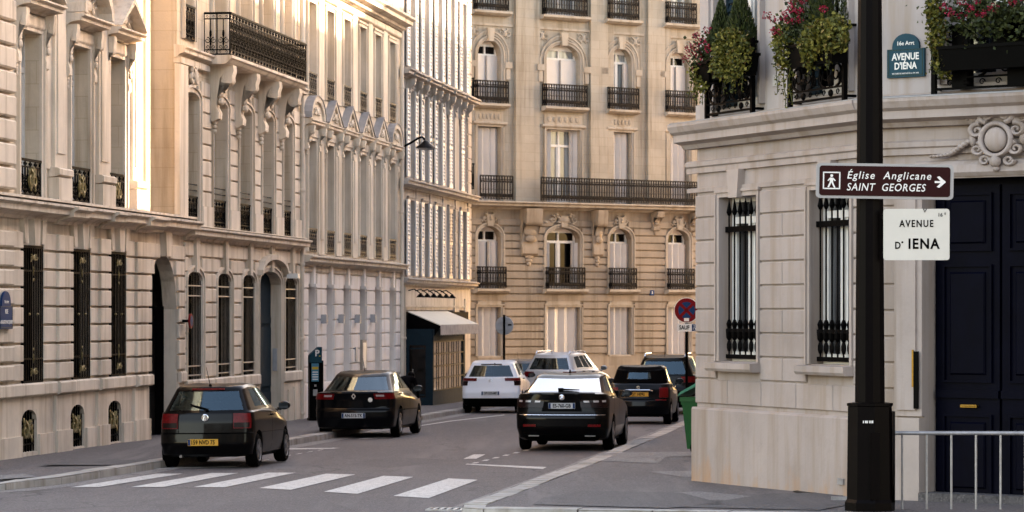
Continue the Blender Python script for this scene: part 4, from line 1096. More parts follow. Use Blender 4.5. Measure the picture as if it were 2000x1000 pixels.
m = MB(); m.block(-.02, UC, -.10, .02, -.9, .88, .03); B6.part('plinth', m, 'stone_right')
m = MB()
for o in g6:
    surround(m, o, .11, .035); cx = (o[0] + o[1]) / 2
    m.prism([(cx - .14, 3.9), (cx + .14, 3.9), (cx + .2, 4.30), (cx - .2, 4.30)], -.11, 0)
    m.sweep([(.2, 1.42), (-.17, 1.42), (-.2, 1.46), (-.2, 1.54), (.2, 1.565)], o[0] - .14, o[1] + .14)
B6.part('window_surround', m, 'plain_right')
CO6 = [(.05, 4.66), (-.10, 4.66), (-.14, 4.72), (-.26, 4.76), (-.26, 4.86), (-.32, 4.90), (-.36, 4.98), (-.36, 5.02), (.05, 5.06)]
def ent(mb, u0, u1):
    mb.sweep(CO6, u0, u1); mb.sweep([(.02, 4.30), (-.05, 4.30), (-.05, 4.38), (-.08, 4.40), (-.08, 4.46), (-.04, 4.48), (.02, 4.49)], u0, u1)
    mb.sweep([(.02, 4.02), (-.04, 4.02), (-.04, 4.08), (.02, 4.09)], u0, u1)
m = MB(); ent(m, -.28, UC + .08); B6.part('cornice', m, 'plain_right')
m = MB(); m.sweep([(.05, 5.06), (-.34, 5.025), (-.34, 5.04), (.05, 5.085)], -.26, UC + .1); B6.part('zinc_flashing', m, 'zinc')
m = MB(); wall(m, -.02, UC, 5.08, 12.5, f6, .05, .25); 
for o in f6: surround(m, o, .15, .05, .05)
m.box(-.06, .5, .0, .06, 5.08, 5.3)
B6.part('upper_wall', m, 'render_right')
for o in g6:
    w6 = window(B6, o, .24, 'casement', 'pane', trans=.86)
    m = MB(); a, b = o[0] + .01, o[1] - .01; y = .10
    m.box(a - .03, b + .03, y - .03, y + .03, 3.42, 3.50); m.box(a, b, y - .025, y + .025, 1.60, 1.66); m.box(a, b, y - .025, y + .025, 1.98, 2.03)
    for k in range(7):
        x = a + .06 + (b - a - .12) * k / 6
        m.tube([(x, y, 1.6), (x, y, 3.70)], .014, 6); m.lathe([(.02, 0), (.042, .05), (.03, .1), (.004, .24)], (x, y, 3.66), 8); m.lathe([(.03, -.03), (.036, 0), (.03, .03)], (x, y, 3.46), 8)
        m.lathe([(.02, -.12), (.045, -.08), (.05, 0), (.03, .06), (.045, .12), (.02, .18)], (x, y, 1.98), 8); m.blob((x, y, 1.78), (.06, .03, .09), 6, 5)
    B6.part('window_grille', m, 'iron')
for o in f6:
    window(B6, o, .30, 'casement', 'pane', trans=.95)
    louver(B6, o[0] + .02, 5.25, 8.5, .3, .24, 'teal_paint'); louver(B6, o[1] - .32, 5.25, 8.5, .3, .24, 'teal_paint')
def b6_rail(a, b, fr, mid=False):
    m = MB(); y = -.12; z0, z1 = 5.03, 6.1
    m.box(a, b, y - .03, y + .03, z1 - .05, z1); m.box(a, b, y - .02, y + .02, z0 + .08, z0 + .11); m.box(a, b, y - .015, y + .015, z0 + .22, z0 + .245); m.box(a, b, y - .015, y + .015, z1 - .2, z1 - .18)
    for x in (a, b): m.box(x - .03, x + .03, y - .03, y + .03, z0 - .02, z1 + .02); m.tube([(x, y, z0 + .1), (x, .1, z0 + .1)], .02, 5); m.tube([(x, y, z1 - .03), (x, .1, z1 - .03)], .02, 5)
    n = 2; w_ = (b - a) / n
    for k in range(n):
        cx = a + w_ * (k + .5)
        for s in (-1, 1):
            m.scroll(cx + s * w_ * .2, z0 + .42, .18, .03, 1.5 * s, R(-90), y, .02, 5); m.scroll(cx + s * w_ * .22, z0 + .78, .13, .025, -1.4 * s, R(90), y, .018, 5)
            m.tube([(cx + s * .03, y, z0 + .25), (cx + s * .10, y, z0 + .5), (cx + s * .04, y, z0 + .75), (cx + s * .12, y, z1 - .2)], .017, 5); m.scroll(cx + s * w_ * .40, z0 + .35, .09, .02, 1.3 * s, R(90), y, .016, 5)
        m.blob((cx, y, z0 + .62), (.07, .035, .16)); m.blob((cx, y, z0 + .34), (.09, .035, .07)); m.blob((cx, y, z0 + .16), (.06, .03, .05))
    for k in range(1, 8): x = a + (b - a) * k / 8; m.scroll(x, z0 + .165, .045, .012, 1.2, 0, y, .010, 4)
    return B6.part('balcony_railing', m, 'iron', None, False, fr)
b6_rail(.60, 2.12, FR); b6_rail(3.3, 4.92, FR)
m = MB(); m.box(2.45, 2.62, .03, .06, 5.42, 5.58); B6.part('air_vent', m, 'stone_d')
m = MB(); m.box(RU(1652), RU(1670) - .1, -.13, -.10, -.02, .06); B6.part('drain_plate', m, 'steel')
# wing along the avenue with the door
dq = (QU(1806), QU(1806) + 1.98, -.4, 4.0); fq = [(QU(1850), QU(1850) + 1.35, 5.2, 8.6)]
m = MB(); wall(m, 0, 9, -.8, 5.1, [dq], 0, .30); B6.part('avenue_wall', m, 'stone_right', None, False, FQ)
m = MB(); courses(m, .0, QU(1752), .93, 3.98, .335, [], 0, .035, .022, .012); courses(m, dq[1] + .45, 9, .93, 3.98, .33, [], 0, .035, .022, .012, 0, .7); m.box(0, QU(1765), -.10, .02, -.9, .88); m.box(dq[1] + .4, 9, -.10, .02, -.9, .88)
B6.part('rusticated_masonry', m, 'stone_right', None, False, FQ)
m = MB()
for a, b in ((QU(1752), dq[0]), (dq[1], dq[1] + .36)):
    m.box(a, b, -.07, .01, .92, 3.9); m.box(a + .05, b - .08, -.10, .01, 1.0, 3.85); m.box(a - .03, b, -.14, .01, -.8, .9)
m.box(QU(1738), dq[1] + .5, -.08, .01, 3.98, 4.02)
m.sweep([(.02, 4.0), (-.10, 4.0), (-.14, 4.05), (-.12, 4.14), (-.06, 4.2), (.02, 4.22)], dq[0] - .1, dq[1] + .1)
B6.part('door_surround', m, 'plain_right', None, False, FQ)
m = MB(); ent(m, -.08, 9.2); B6.part('cornice', m, 'plain_right', None, False, FQ)
m = MB(); m.sweep([(.05, 5.06), (-.34, 5.025), (-.34, 5.04), (.05, 5.085)], -.08, 9.2); B6.part('zinc_flashing', m, 'zinc', None, False, FQ)
m = MB(); wall(m, 0, 9, 5.08, 12.5, fq + [(5, 6.4, 5.2, 8.6)], .05, .25)
for o in fq: surround(m, o, .15, .05, .05)
B6.part('upper_wall', m, 'render_right', None, False, FQ)
for o in fq + [(5, 6.4, 5.2, 8.6)]: window(B6, o, .3, 'casement', 'pane', FQ, trans=.95)
b6_rail(fq[0][0] - .12, fq[0][1] + .4, FQ)
a, b, c, d = dq
m = MB(); y = .28; cx = (a + b) / 2
m.box(a, b, y, y + .05, c, d)
for s0, s1 in ((a + .05, cx - .02), (cx + .02, b - .05)):
    m.box(s0, s1, y - .05, y, c + .1, d - .1)
    for z0, z1 in ((-.1, .95), (1.36, 2.88), (3.05, 3.8)):
        m.box(s0 + .10, s0 + .13, y - .085, y - .05, z0, z1); m.box(s1 - .13, s1 - .10, y - .085, y - .05, z0, z1); m.box(s0 + .13, s1 - .13, y - .085, y - .05, z0, z0 + .03); m.box(s0 + .13, s1 - .13, y - .085, y - .05, z1 - .03, z1)
        m.block(s0 + .2, s1 - .2, y - .08, y - .05, z0 + .1, z1 - .1, .02)
    m.box(s0, s1, y - .09, y - .05, 1.16, 1.26)
dr = B6.part('double_door', m, 'door_blue', None, False, FQ)
m = MB(); m.box(a + .42, a + .66, y - .10, y - .05, 1.04, 1.075); m.tube([(a + .44, y - .12, 1.06), (a + .64, y - .12, 1.06)], .006, 6); B6.part('letter_flap', m, 'brass', dr, False, FQ)
m = MB(); m.box(a - .125, a - .10, -.115, -.095, 1.3, 1.78); q = B6.part('bell_plate', m, 'brass', None, False, FQ); m = MB(); m.box(a - .095, a - .03, -.12, -.095, 1.02, 1.76); B6.part('intercom_panel', m, 'plastic', q, False, FQ)
m = MB(); m.box(a, b, -.16, .3, -.4, -.06); B6.part('doorstep', m, 'pave_dark', None, False, FQ)
# cartouche above the door
m = MB(); u, z = QU(1958), 4.33
m.blob((u, -.16, z), (.19, .09, .24), 14, 10)
m.tube([(u + .25 * math.cos(R(k * 15)), -.17, z + .31 * math.sin(R(k * 15))) for k in range(25)], .045, 7, False)
for s in (-1, 1):
    m.scroll(u + s * .16, z + .46, .13, .02, 1.5 * s, R(-90), -.16, .05, 7); m.scroll(u + s * .33, z + .18, .14, .02, -1.4 * s, R(90 + s * 20), -.14, .05, 7); m.scroll(u + s * .32, z - .18, .13, .02, 1.5 * s, R(90), -.14, .045, 7)
    m.scroll(u + s * .2, z - .40, .10, .02, -1.3 * s, R(0), -.14, .04, 7); m.scroll(u + s * .42, z + .42, .09, .02, 1.3 * s, R(200), -.12, .035, 6)
    m.blob((u + s * .42, -.1, z + .02), (.07, .06, .14)); m.blob((u + s * .30, -.12, z + .36), (.08, .06, .07))
    for k in range(12):
        q = k / 11; m.blob((u + s * (.5 + .62 * q), -.10 - .02 * math.sin(q * 9), z - .02 - .26 * q - .08 * math.sin(q * 3.1)), (.065 - .025 * q, .06, .055 - .02 * q), 7, 5)
for k in range(5): m.blob((u + .1 * (k - 2), -.17, z + .58 - .03 * abs(k - 2)), (.06, .06, .075))
m.blob((u, -.18, z - .42), (.10, .07, .12)); m.blob((u, -.16, z - .56), (.06, .05, .06))
m.v = [(u + (p[0] - u) * .86, p[1], 4.45 + (p[2] - z) * .66) for p in m.v]
B6.part('carved_cartouche', m, 'plain_right', None, 60, FQ)
# solid behind, running back along the street
P0 = FR.w((.0, .06, 0)); P1 = FR.w((UC, .9, 0)); P2 = FQ.w((9, .9, 0))
k0 = Vector((P0.x, P0.y, 0)); stv = Vector((st.x, st.y, 0)); rv = Vector((st.y, -st.x, 0))
def slab(name, pts, z0, z1, mat):
    m = MB(); n = len(pts); m.add([(p.x, p.y, z0) for p in pts] + [(p.x, p.y, z1) for p in pts], [tuple(range(n)), tuple(range(n, 2 * n))] + [(i, (i + 1) % n, n + (i + 1) % n, n + i) for i in range(n)])
    return obj(name, m, M[mat], B6.root, lambda p: B6.inv @ Vector(p))
Z1 = 13.6
e0 = FR.w((.06, .45, 0))
slab('street_wing', [k0 + stv * .02 + rv * .02, e0, FR.w((UC - .2, .62, 0)), FQ.w((.3, .7, 0)), P2, P2 + stv * 10, k0 + stv * 8 + rv * 9, k0 + stv * 8 + rv * .02], -.9, 12.5, 'stone_right')
slab('side_wall', [k0 + stv * 8 + rv * .02, k0 + stv * 8 + rv * 9, k0 + stv * 17 + rv * 9, k0 + stv * 17 + rv * .02], -.9, 12.5, 'stone_right')
slab('attic', [k0 + stv * .3 + rv * .6, FR.w((UC - .2, 1.2, 0)), P2 + stv * 1.5, P2 + stv * 10, k0 + stv * 16 + rv * 9, k0 + stv * 16 + rv * .6], 12.5, Z1, 'zinc')
SKW = 9.25                                       # unseen row shaped to shade the street; slanted gap lets a sun strip through
for a_, b_, h_, s0, s1 in ((17, 28.3, 13.6, 0, SKW), (28.3, 30.9, 8.2, SKW, SKW), (30.9, 58, 13.6, SKW, 0), (58, 78, 15.5, 0, 0)):
    slab('unseen_shade_row', [k0 + stv * a_ + rv * .02, k0 + stv * (a_ + s0) + rv * 9, k0 + stv * (b_ + s1) + rv * 9, k0 + stv * b_ + rv * .02], -.9, h_, 'stone_right')
# ---------------------------------------------------------------- cars
def RG(z, yr, w, yf, rc=(.26, .2), b=.05, zm=None, zf=None, wr=None, fc=(.35, .45), fb=.12):
    return dict(z=z, yr=yr, w=w, yf=yf, rcx=rc[0], rcy=rc[1], b=b, zm=z if zm is None else zm, zf=z if zf is None else zf, wr=.97 * w if wr is None else wr, fcx=fc[0], fcy=fc[1], fb=fb)
def ring_at(rings, v):
    i = min(int(v), len(rings) - 2); q = v - i; A, B = rings[i], rings[i + 1]
    return {k: A[k] + (B[k] - A[k]) * q for k in A}
def ring_pt(r, p):
    yr, yf, w_ = r['yr'], r['yf'], r['w']; L = yf - yr
    wr, wf = r['wr'], w_ * .93
    if p <= 1: x = p * (wr - r['rcx']); y = yr + r['b'] * p * p
    elif p <= 2:
        t = p - 1; a = (wr - r['rcx'], yr + r['b']); c = (wr, yr + r['b'] + .02); e = (wr + (w_ - wr) * .25, yr + r['b'] + r['rcy'])
        x = (1 - t) ** 2 * a[0] + 2 * t * (1 - t) * c[0] + t * t * e[0]; y = (1 - t) ** 2 * a[1] + 2 * t * (1 - t) * c[1] + t * t * e[1]
    elif p <= 3:
        t = p - 2; y0, y1 = yr + r['b'] + r['rcy'], yf - r['fb'] - r['fcy']; y = y0 + (y1 - y0) * t
        x0, x1 = wr + (w_ - wr) * .25, w_ + (wf - w_) * .5
        x = w_ - (w_ - x0) * max(0, 1 - t / .35) ** 2 - (w_ - x1) * max(0, (t - .6) / .4) ** 2
    elif p <= 4:
        t = p - 3; s = w_ + (wf - w_) * .5; a = (s, yf - r['fb'] - r['fcy']); c = (s * .98, yf - r['fb']); e = (s - r['fcx'], yf - r['fb'])
        x = (1 - t) ** 2 * a[0] + 2 * t * (1 - t) * c[0] + t * t * e[0]; y = (1 - t) ** 2 * a[1] + 2 * t * (1 - t) * c[1] + t * t * e[1]
    else: t = p - 4; x = (w_ + (wf - w_) * .5 - r['fcx']) * (1 - t); y = yf - r['fb'] * (1 - t) ** 2
    q = (y - yr) / L if L > 1e-6 else 0
    z = r['z'] * (1 - q) * (1 - 2 * q) + r['zm'] * 4 * q * (1 - q) + r['zf'] * q * (2 * q - 1)
    return Vector((x, y, z))
class Car:
    def __init__(s, name, label, rings, X, Z, head, glass, belt, axles, wr, paint_, roll=0, glass_mat='car_glass', up=0, track=None):
        s.R = rings; s.root = empty(name, (X, Z, gz(Z) + up)); tag(s.root, label, 'car')
        s.root.rotation_euler = (R(-.4), R(roll), -R(head)); s.nv = len(rings) - 1
        W = max(r['w'] for r in rings)
        holes = [g_[:4] for g_ in glass]
        ps = set([0, .33, .66, 1, 1.2, 1.4, 1.6, 1.8, 2, 3, 3.25, 3.5, 3.75, 4, 4.35, 4.7, 5] + [2 + k / 64 for k in range(65)])
        for h in holes: ps |= {h[0], h[1]}
        vs_ = set()
        for i in range(s.nv):
            n = 5 if i < belt - 1 else 2
            vs_ |= {i + k / n for k in range(n)}
        vs_.add(s.nv)
        for h in holes: vs_ |= {h[2], h[3]}
        ps = sorted(ps); vs_ = sorted(vs_)
        pts = []; V = []; idx = {}
        rg = [ring_at(rings, v) for v in vs_]
        for sgn in (1, -1):
            for i, p in enumerate(ps):
                for j, v in enumerate(vs_):
                    q = ring_pt(rg[j], p); q.x *= sgn
                    if p in (0, 5) and sgn < 0: idx[(sgn, i, j)] = idx[(1, i, j)]; continue
                    inside = None
                    if 1.6 < p < 3.6 and v <= belt:
                        for ay in axles:
                            d = math.hypot(q.y - ay, q.z - wr)
                            if d < wr + .055:
                                inside = d
                                ctr = ay
                    idx[(sgn, i, j)] = len(V); V.append([q, inside, ctr if inside is not None else 0])
        F = []
        for sgn in (1, -1):
            for i in range(len(ps) - 1):
                for j in range(len(vs_) - 1):
                    pc_, vc = (ps[i] + ps[i + 1]) / 2, (vs_[j] + vs_[j + 1]) / 2
                    if any(h[0] < pc_ < h[1] and h[2] < vc < h[3] for h in holes): continue
                    f = (idx[(sgn, i, j)], idx[(sgn, i + 1, j)], idx[(sgn, i + 1, j + 1)], idx[(sgn, i, j + 1)])
                    if all(V[k][1] is not None for k in f): continue
                    F.append(f if sgn > 0 else f[::-1])
        for k in V:
            if k[1] is not None and k[1] > 1e-6:
                q = k[0]; e = (wr + .055) / k[1]; q.y = k[2] + (q.y - k[2]) * e; q.z = wr + (q.z - wr) * e
        top = [idx[(1, i, len(vs_) - 1)] for i in range(len(ps))] + [idx[(-1, i, len(vs_) - 1)] for i in range(len(ps) - 2, 0, -1)]
        F.append(tuple(top))
        m = MB(); m.add([k[0] for k in V], F)
        s.body = obj('body', m, M[paint_], s.root, None, 32)
        m = MB(); ya, yb = rings[0]['yr'] + .12, rings[0]['yf'] - .2
        m.box(-W + .30, W - .30, ya, yb, .19, .55); m.box(-W + .12, W - .12, axles[0] + wr + .12, axles[1] - wr - .12, .17, .6)
        for ay in axles: m.lathe([(.05, -W + .22), (.05, W - .22)], (0, ay, wr), 8, 'x'); m.box(-W + .23, W - .23, ay - wr, ay + wr, wr + .05, wr + .34)
        s.part('underbody', m, 'plastic')
        gz_ = rings[belt]['z']
        m = MB()
        fy = axles[1] - .95
        for x in (-.37, .37):
            m.box(x - .24, x + .24, fy, fy + .5, .4, .55); m.box(x - .23, x + .23, fy - .12, fy + .03, .5, gz_ + .12); m.box(x - .13, x + .13, fy - .13, fy - .03, gz_ + .14, gz_ + .32)
        m.box(-.6, .6, axles[0] + .12, axles[0] + .28, .5, gz_ + .02)
        for x in (-.38, .38): m.box(x - .12, x + .12, axles[0] + .12, axles[0] + .22, gz_ + .02, gz_ + .16)
        m.box(-W + .15, W - .15, axles[1] - .3, axles[1] - .05, .5, gz_ - .02); m.box(-W + .15, W - .15, .25, axles[1], .42, .5)
        s.part('seats', m, 'seat_cloth')
        names = {0: 'rear_window', 1: 'side_window', 2: 'windscreen'}
        for h in glass:
            kind = h[4]; mt = h[5] if len(h) > 5 else glass_mat
            if kind == 1:
                for sg in (1, -1): s.patch('side_window', h[0], h[1], h[2], h[3], mt, sg, -.004, 8, 5, 0)
            elif kind == 0: s.patch('rear_window', -h[1], h[1], h[2], h[3], mt, 1, -.004, 32, 5, 0)
            else: s.patch('windscreen', h[0], 5 + (5 - h[0]), h[2], h[3], mt, 1, -.004, 12, 5, 0)
        tk = (track or W - .11)
        for ay in axles:
            for sg in (1, -1): s.wheel(sg * tk, ay, wr, sg)
    def part(s, name, m, mat, parent=None, smooth=False):
        return obj(name, m, M[mat], parent or s.root, None, smooth)
    def S(s, p, v, off=0):
        sg = 1
        if p < 0: p, sg = -p, -1
        if p > 5: p, sg = 10 - p, -1
        def f(p_, v_): return ring_pt(ring_at(s.R, max(0, min(s.nv - 1e-4, v_))), max(0, min(5, p_)))
        q = f(p, v)
        if off:
            e = .02; a = f(min(p + e, 5), v) - f(max(p - e, 0), v); b = f(p, v + .03) - f(p, v - .03); n = a.cross(b)
            if n.length > 1e-9:
                n.normalize(); q = q + n * off
        q.x *= sg; return q
    def patch(s, name, p0, p1, v0, v1, mat, sg=1, off=.012, nu=8, nvv=4, skirt=.02, parent=None, smooth=True):
        m = MB(); P = {}
        for i in range(nu + 1):
            for j in range(nvv + 1):
                q = s.S(p0 + (p1 - p0) * i / nu, v0 + (v1 - v0) * j / nvv, off); P[i, j] = (q.x * sg, q.y, q.z)
        vs_ = [P[i, j] for i in range(nu + 1) for j in range(nvv + 1)]; W = nvv + 1
        fs = [(i * W + j, (i + 1) * W + j, (i + 1) * W + j + 1, i * W + j + 1) for i in range(nu) for j in range(nvv)]
        if skirt:
            ed = [(i, 0) for i in range(nu + 1)] + [(nu, j) for j in range(1, nvv + 1)] + [(i, nvv) for i in range(nu - 1, -1, -1)] + [(0, j) for j in range(nvv - 1, 0, -1)]
            o = len(vs_)
            for i, j in ed:
                q = s.S(p0 + (p1 - p0) * i / nu, v0 + (v1 - v0) * j / nvv, off - skirt); vs_.append((q.x * sg, q.y, q.z))
            n = len(ed)
            for k in range(n): a, b = ed[k], ed[(k + 1) % n]; fs.append((a[0] * W + a[1], b[0] * W + b[1], o + (k + 1) % n, o + k))
        m.add(vs_, fs); return s.part(name, m, mat, parent, 35 if smooth else False)
    def wheel(s, x, y, r, sg, rimr=.66):
        wd = .20
        m = MB(); prof = [(r * .6, -wd / 2 + .01), (r * .9, -wd / 2), (r * .985, -wd / 2 + .03), (r, -wd / 4), (r, wd / 4), (r * .985, wd / 2 - .03), (r * .9, wd / 2), (r * .6, wd / 2 - .01)]
        m.lathe(prof, (0, 0, 0), 26, 'x'); t = s.part('wheel', m, 'rubber', None, 40); t.location = (x, y, r)
        m = MB(); h = sg * wd / 2; q = r * rimr
        m.lathe([(q, h * .9), (q, h * 1.02), (q - .02, h * 1.04), (q - .035, h * .8), (q * .3, h * .7), (.02, h * .7)], (0, 0, 0), 24, 'x')
        for k in range(5):
            a = 2 * math.pi * k / 5; c_, d_ = math.cos(a), math.sin(a); e = .035
            P = [(-d_ * e * 1.4 + c_ * .04, c_ * e * 1.4 + d_ * .04), (d_ * e * 1.4 + c_ * .04, -c_ * e * 1.4 + d_ * .04), (d_ * e + c_ * (q - .01), -c_ * e + d_ * (q - .01)), (-d_ * e + c_ * (q - .01), c_ * e + d_ * (q - .01))]
            m.add([(h * .8, *p_) for p_ in P] + [(h * 1.0, *p_) for p_ in P], [(4, 5, 6, 7), (0, 1, 5, 4), (1, 2, 6, 5), (2, 3, 7, 6), (3, 0, 4, 7)])
        m.lathe([(.055, h * .8), (.055, h * 1.05), (.03, h * 1.08), (.005, h * 1.08)], (0, 0, 0), 12, 'x')
        s.part('rim', m, 'rim', t)
    def mirror(s, x, y, z, mat, sg):
        m = MB(); m.blob((sg * (x + .10), y + .03, z + .02), (.11, .08, .075), 10, 7); m.box(min(sg * (x - .02), sg * (x + .05)), max(sg * (x - .02), sg * (x + .05)), y + .0, y + .05, z - .06, z - .01)
        q = s.part('wing_mirror', m, mat, None, 50); m = MB(); m.box(sg * (x + .10) - .085, sg * (x + .10) + .085, y - .052, y - .045, z - .03, z + .07); s.part('mirror_glass', m, 'mirror', q)
    def plate(s, y, z, txt, mat='plate_white', x=0, wd=.52, tilt=0, blue=True, both=True, h=.11):
        m = MB(); m.box(-wd / 2, wd / 2, -.012, .01, -h / 2, h / 2); q = s.part('number_plate', m, mat); q.location = (x, y, z); q.rotation_euler = (R(-tilt), 0, 0)
        b_ = MB()
        if blue: b_.box(-wd / 2 + .004, -wd / 2 + .045, -.0145, -.011, -h / 2 + .004, h / 2 - .004)
        if both and blue: b_.box(wd / 2 - .045, wd / 2 - .004, -.0145, -.011, -h / 2 + .004, h / 2 - .004)
        if b_.v: s.part('plate_band', b_, 'blue_sign', q)
        text(txt, .098, M['ink'], q, (.0, -.0145, -.002), bold=.003, sx=.82, ext=.001)
    def handle(s, p, v, sg=1, mat='plastic'):
        q = s.S(p, v, .02); m = MB(); m.tube([(sg * (q.x - .02), q.y - .09, q.z), (sg * (q.x + .012), q.y - .07, q.z), (sg * (q.x + .012), q.y + .07, q.z), (sg * (q.x - .02), q.y + .09, q.z)], .014, 6); s.part('door_handle', m, mat)
    def seam(s, p, v0, v1, sg=1, name='door_gap'):
        s.patch(name, p - .004, p + .004, v0, v1, 'plastic', sg, .002, 1, 6, 0)

def quad_lamp(c, name, p0, p1, v0, v1, mat, off=.014):
    for sg in (1, -1): c.patch(name, p0, p1, v0, v1, mat, sg, off, 8, 5)

# black three-door hatchback in front
L = 3.74
rg = [RG(.20, .14, .72, L - .2), RG(.24, .05, .79, L - .1), RG(.42, .0, .822, L), RG(.585, .015, .826, L, zf=.55), RG(.605, .055, .826, L - .02, zf=.57), RG(.80, .075, .828, L - .05, zf=.66),
      RG(.935, .10, .805, L - .25, (.24, .18), zm=.93, zf=.72), RG(.965, .12, .765, L - 1.02, (.2, .15), .05, zm=.98, zf=.95, fc=(.5, .25)),
      RG(1.33, .37, .60, L - 1.85, (.16, .14), .04, zm=1.375, zf=1.36, fc=(.4, .2)), RG(1.375, .42, .555, L - 1.95, (.16, .14), .04, zm=1.415, zf=1.385, fc=(.4, .2)), RG(1.40, .62, .38, L - 2.2, (.12, .12), .03, zm=1.435, zf=1.405, fc=(.3, .2))]
c = Car('hatchback', 'black three-door hatchback with yellow number plate parked at the left kerb, nearest on that side', rg, -5.19, 53.6, 7.0,
        [(0, 1.3, 7.05, 7.92, 0), (2.18, 2.52, 7.15, 7.9, 1), (2.56, 2.97, 7.15, 7.9, 1), (4.02, 5, 7.05, 7.95, 2)], 7, (.62, 3.03), .29, 'black_paint', -.8)
quad_lamp(c, 'tail_light', .88, 1.6, 4.35, 5.92, 'tail_red')
for sg in (1, -1): c.patch('lower_lamp', .9, 1.5, 4.42, 4.85, 'tail_dark', sg, .017, 6, 2)
c.patch('tailgate_gap', -.86, .86, 3.62, 3.70, 'plastic', 1, .003, 12, 1, 0)
for sg in (1, -1): c.patch('tailgate_gap', .855, .87, 3.7, 6.8, 'plastic', sg, .003, 1, 6, 0)
c.patch('bumper_strip', -1.9, 1.9, 3.15, 3.35, 'plastic', 1, .012, 30, 2)
for sg in (1, -1): c.patch('side_moulding', 2.12, 2.85, 3.0, 3.4, 'plastic', sg, .014, 20, 2)
c.plate(-.014, .445, '159 NVD 75', 'plate_yellow', -.02, both=False)
q = c.S(0, 5.42, .014); m = MB(); m.lathe([(.062, 0), (.062, -.012), (.052, -.016), (.052, -.008), (.002, -.008)], (0, q.y, q.z), 22, 'y')
m.tube([(-.035, q.y - .014, q.z + .04), (-.014, q.y - .014, q.z - .045), (0, q.y - .014, q.z - .002), (.014, q.y - .014, q.z - .045), (.035, q.y - .014, q.z + .04)], .007, 5); m.tube([(-.018, q.y - .014, q.z + .05), (0, q.y - .014, q.z + .005), (.018, q.y - .014, q.z + .05)], .007, 5); c.part('badge', m, 'chrome')
m = MB(); a = c.S(.1, 7.06, .02); b = c.S(-.55, 7.3, .02); m.tube([a, b], .012, 5); m.tube([(.0, a.y - .01, a.z - .02), a], .025, 6); c.part('rear_wiper', m, 'plastic')
m = MB(); m.tube([(0, .52, 1.40), (-.03, .35, 1.72)], [.007, .003], 5); m.lathe([(.03, 0), (.02, .03)], (0, .52, 1.39), 8); c.part('antenna', m, 'plastic')
m = MB(); m.box(-.28, .28, .36, .42, 1.325, 1.355); c.part('brake_light', m, 'tail_red')
c.mirror(.80, 2.42, .99, 'black_paint', 1); c.mirror(.80, 2.42, .99, 'black_paint', -1); c.handle(2.5, 5.5); c.handle(2.5, 5.5, -1)
for sg in (1, -1): c.seam(2.5, 1.2, 6.9, sg); c.seam(2.86, 1.2, 6.5, sg)
m = MB(); m.tube([(-.42, .05, .21), (-.42, .4, .22)], .025, 8); c.part('exhaust_pipe', m, 'rim')

# black saloon behind the parking meter
L = 4.6
rg = [RG(.20, .16, .78, L - .2), RG(.25, .05, .86, L - .1), RG(.45, .0, .895, L), RG(.60, .01, .90, L, zf=.55), RG(.66, .05, .90, L - .02, zf=.58), RG(.86, .05, .90, L - .05, (.3, .22), zf=.66),
      RG(1.00, .03, .86, L - .3, (.3, .22), zm=.95, zf=.74), RG(1.03, .42, .80, L - 1.15, (.22, .22), .08, zm=1.0, zf=.98, fc=(.5, .25)),
      RG(1.35, 1.02, .62, L - 2.0, (.2, .2), .10, zm=1.42, zf=1.40, fc=(.4, .2)), RG(1.40, 1.14, .57, L - 2.1, (.2, .2), .08, zm=1.455, zf=1.43, fc=(.4, .2)), RG(1.43, 1.4, .40, L - 2.4, (.12, .12), .03, zm=1.475, zf=1.445, fc=(.3, .2))]
c = Car('saloon_car', 'black saloon with red and white tail lamps parked beside the black parking meter', rg, -3.46, 69.4, 7.2,
        [(0, 1.4, 7.05, 7.93, 0), (2.10, 2.50, 7.15, 7.9, 1), (2.53, 2.97, 7.15, 7.9, 1), (4.02, 5, 7.05, 7.95, 2)], 7, (.93, 3.62), .32, 'blackblue_paint', -.6, 'car_glass_dark')
quad_lamp(c, 'tail_light', .80, 1.9, 4.95, 5.85, 'tail_red')
for sg in (1, -1): c.patch('reversing_lamp', .88, 1.2, 5.35, 5.65, 'tail_clear', sg, .018, 6, 2)
c.plate(-.014, .50, 'AN-515-TK'); c.patch('boot_lip', -.98, .98, 5.86, 6.02, 'blackblue_paint', 1, .02, 20, 2)
q = c.S(0, 5.45, .012); m = MB()
for s_ in (-1, 1): m.prism([(0, q.z + .07), (s_ * .05, q.z), (0, q.z - .07), (0, q.z - .035), (s_ * .025, q.z), (0, q.z + .035)], q.y - .012, q.y + .01)
c.part('badge', m, 'chrome')
m = MB(); q = c.S(.62, 4.75, .006); m.blob((q.x, q.y, q.z + .03), (.05, .004, .05), 10, 6); c.part('round_sticker', m, 'white')
c.patch('bumper_strip', -1.9, 1.9, 3.3, 3.5, 'plastic', 1, .010, 30, 2)
m = MB(); m.tube([(0, 1.5, 1.45), (-.02, 1.35, 1.75)], [.007, .003], 5); c.part('antenna', m, 'plastic')
for sg in (1, -1): c.mirror(.86, 3.02, 1.02, 'blackblue_paint', sg); c.handle(2.22, 5.65, sg, 'chrome'); c.handle(2.52, 5.6, sg, 'chrome'); c.seam(2.24, 1.2, 6.9, sg); c.seam(2.515, 1.2, 6.9, sg); c.seam(2.85, 1.2, 6.5, sg); c.patch('side_moulding', 2.28, 2.8, 2.9, 3.2, 'plastic', sg, .014, 16, 2)

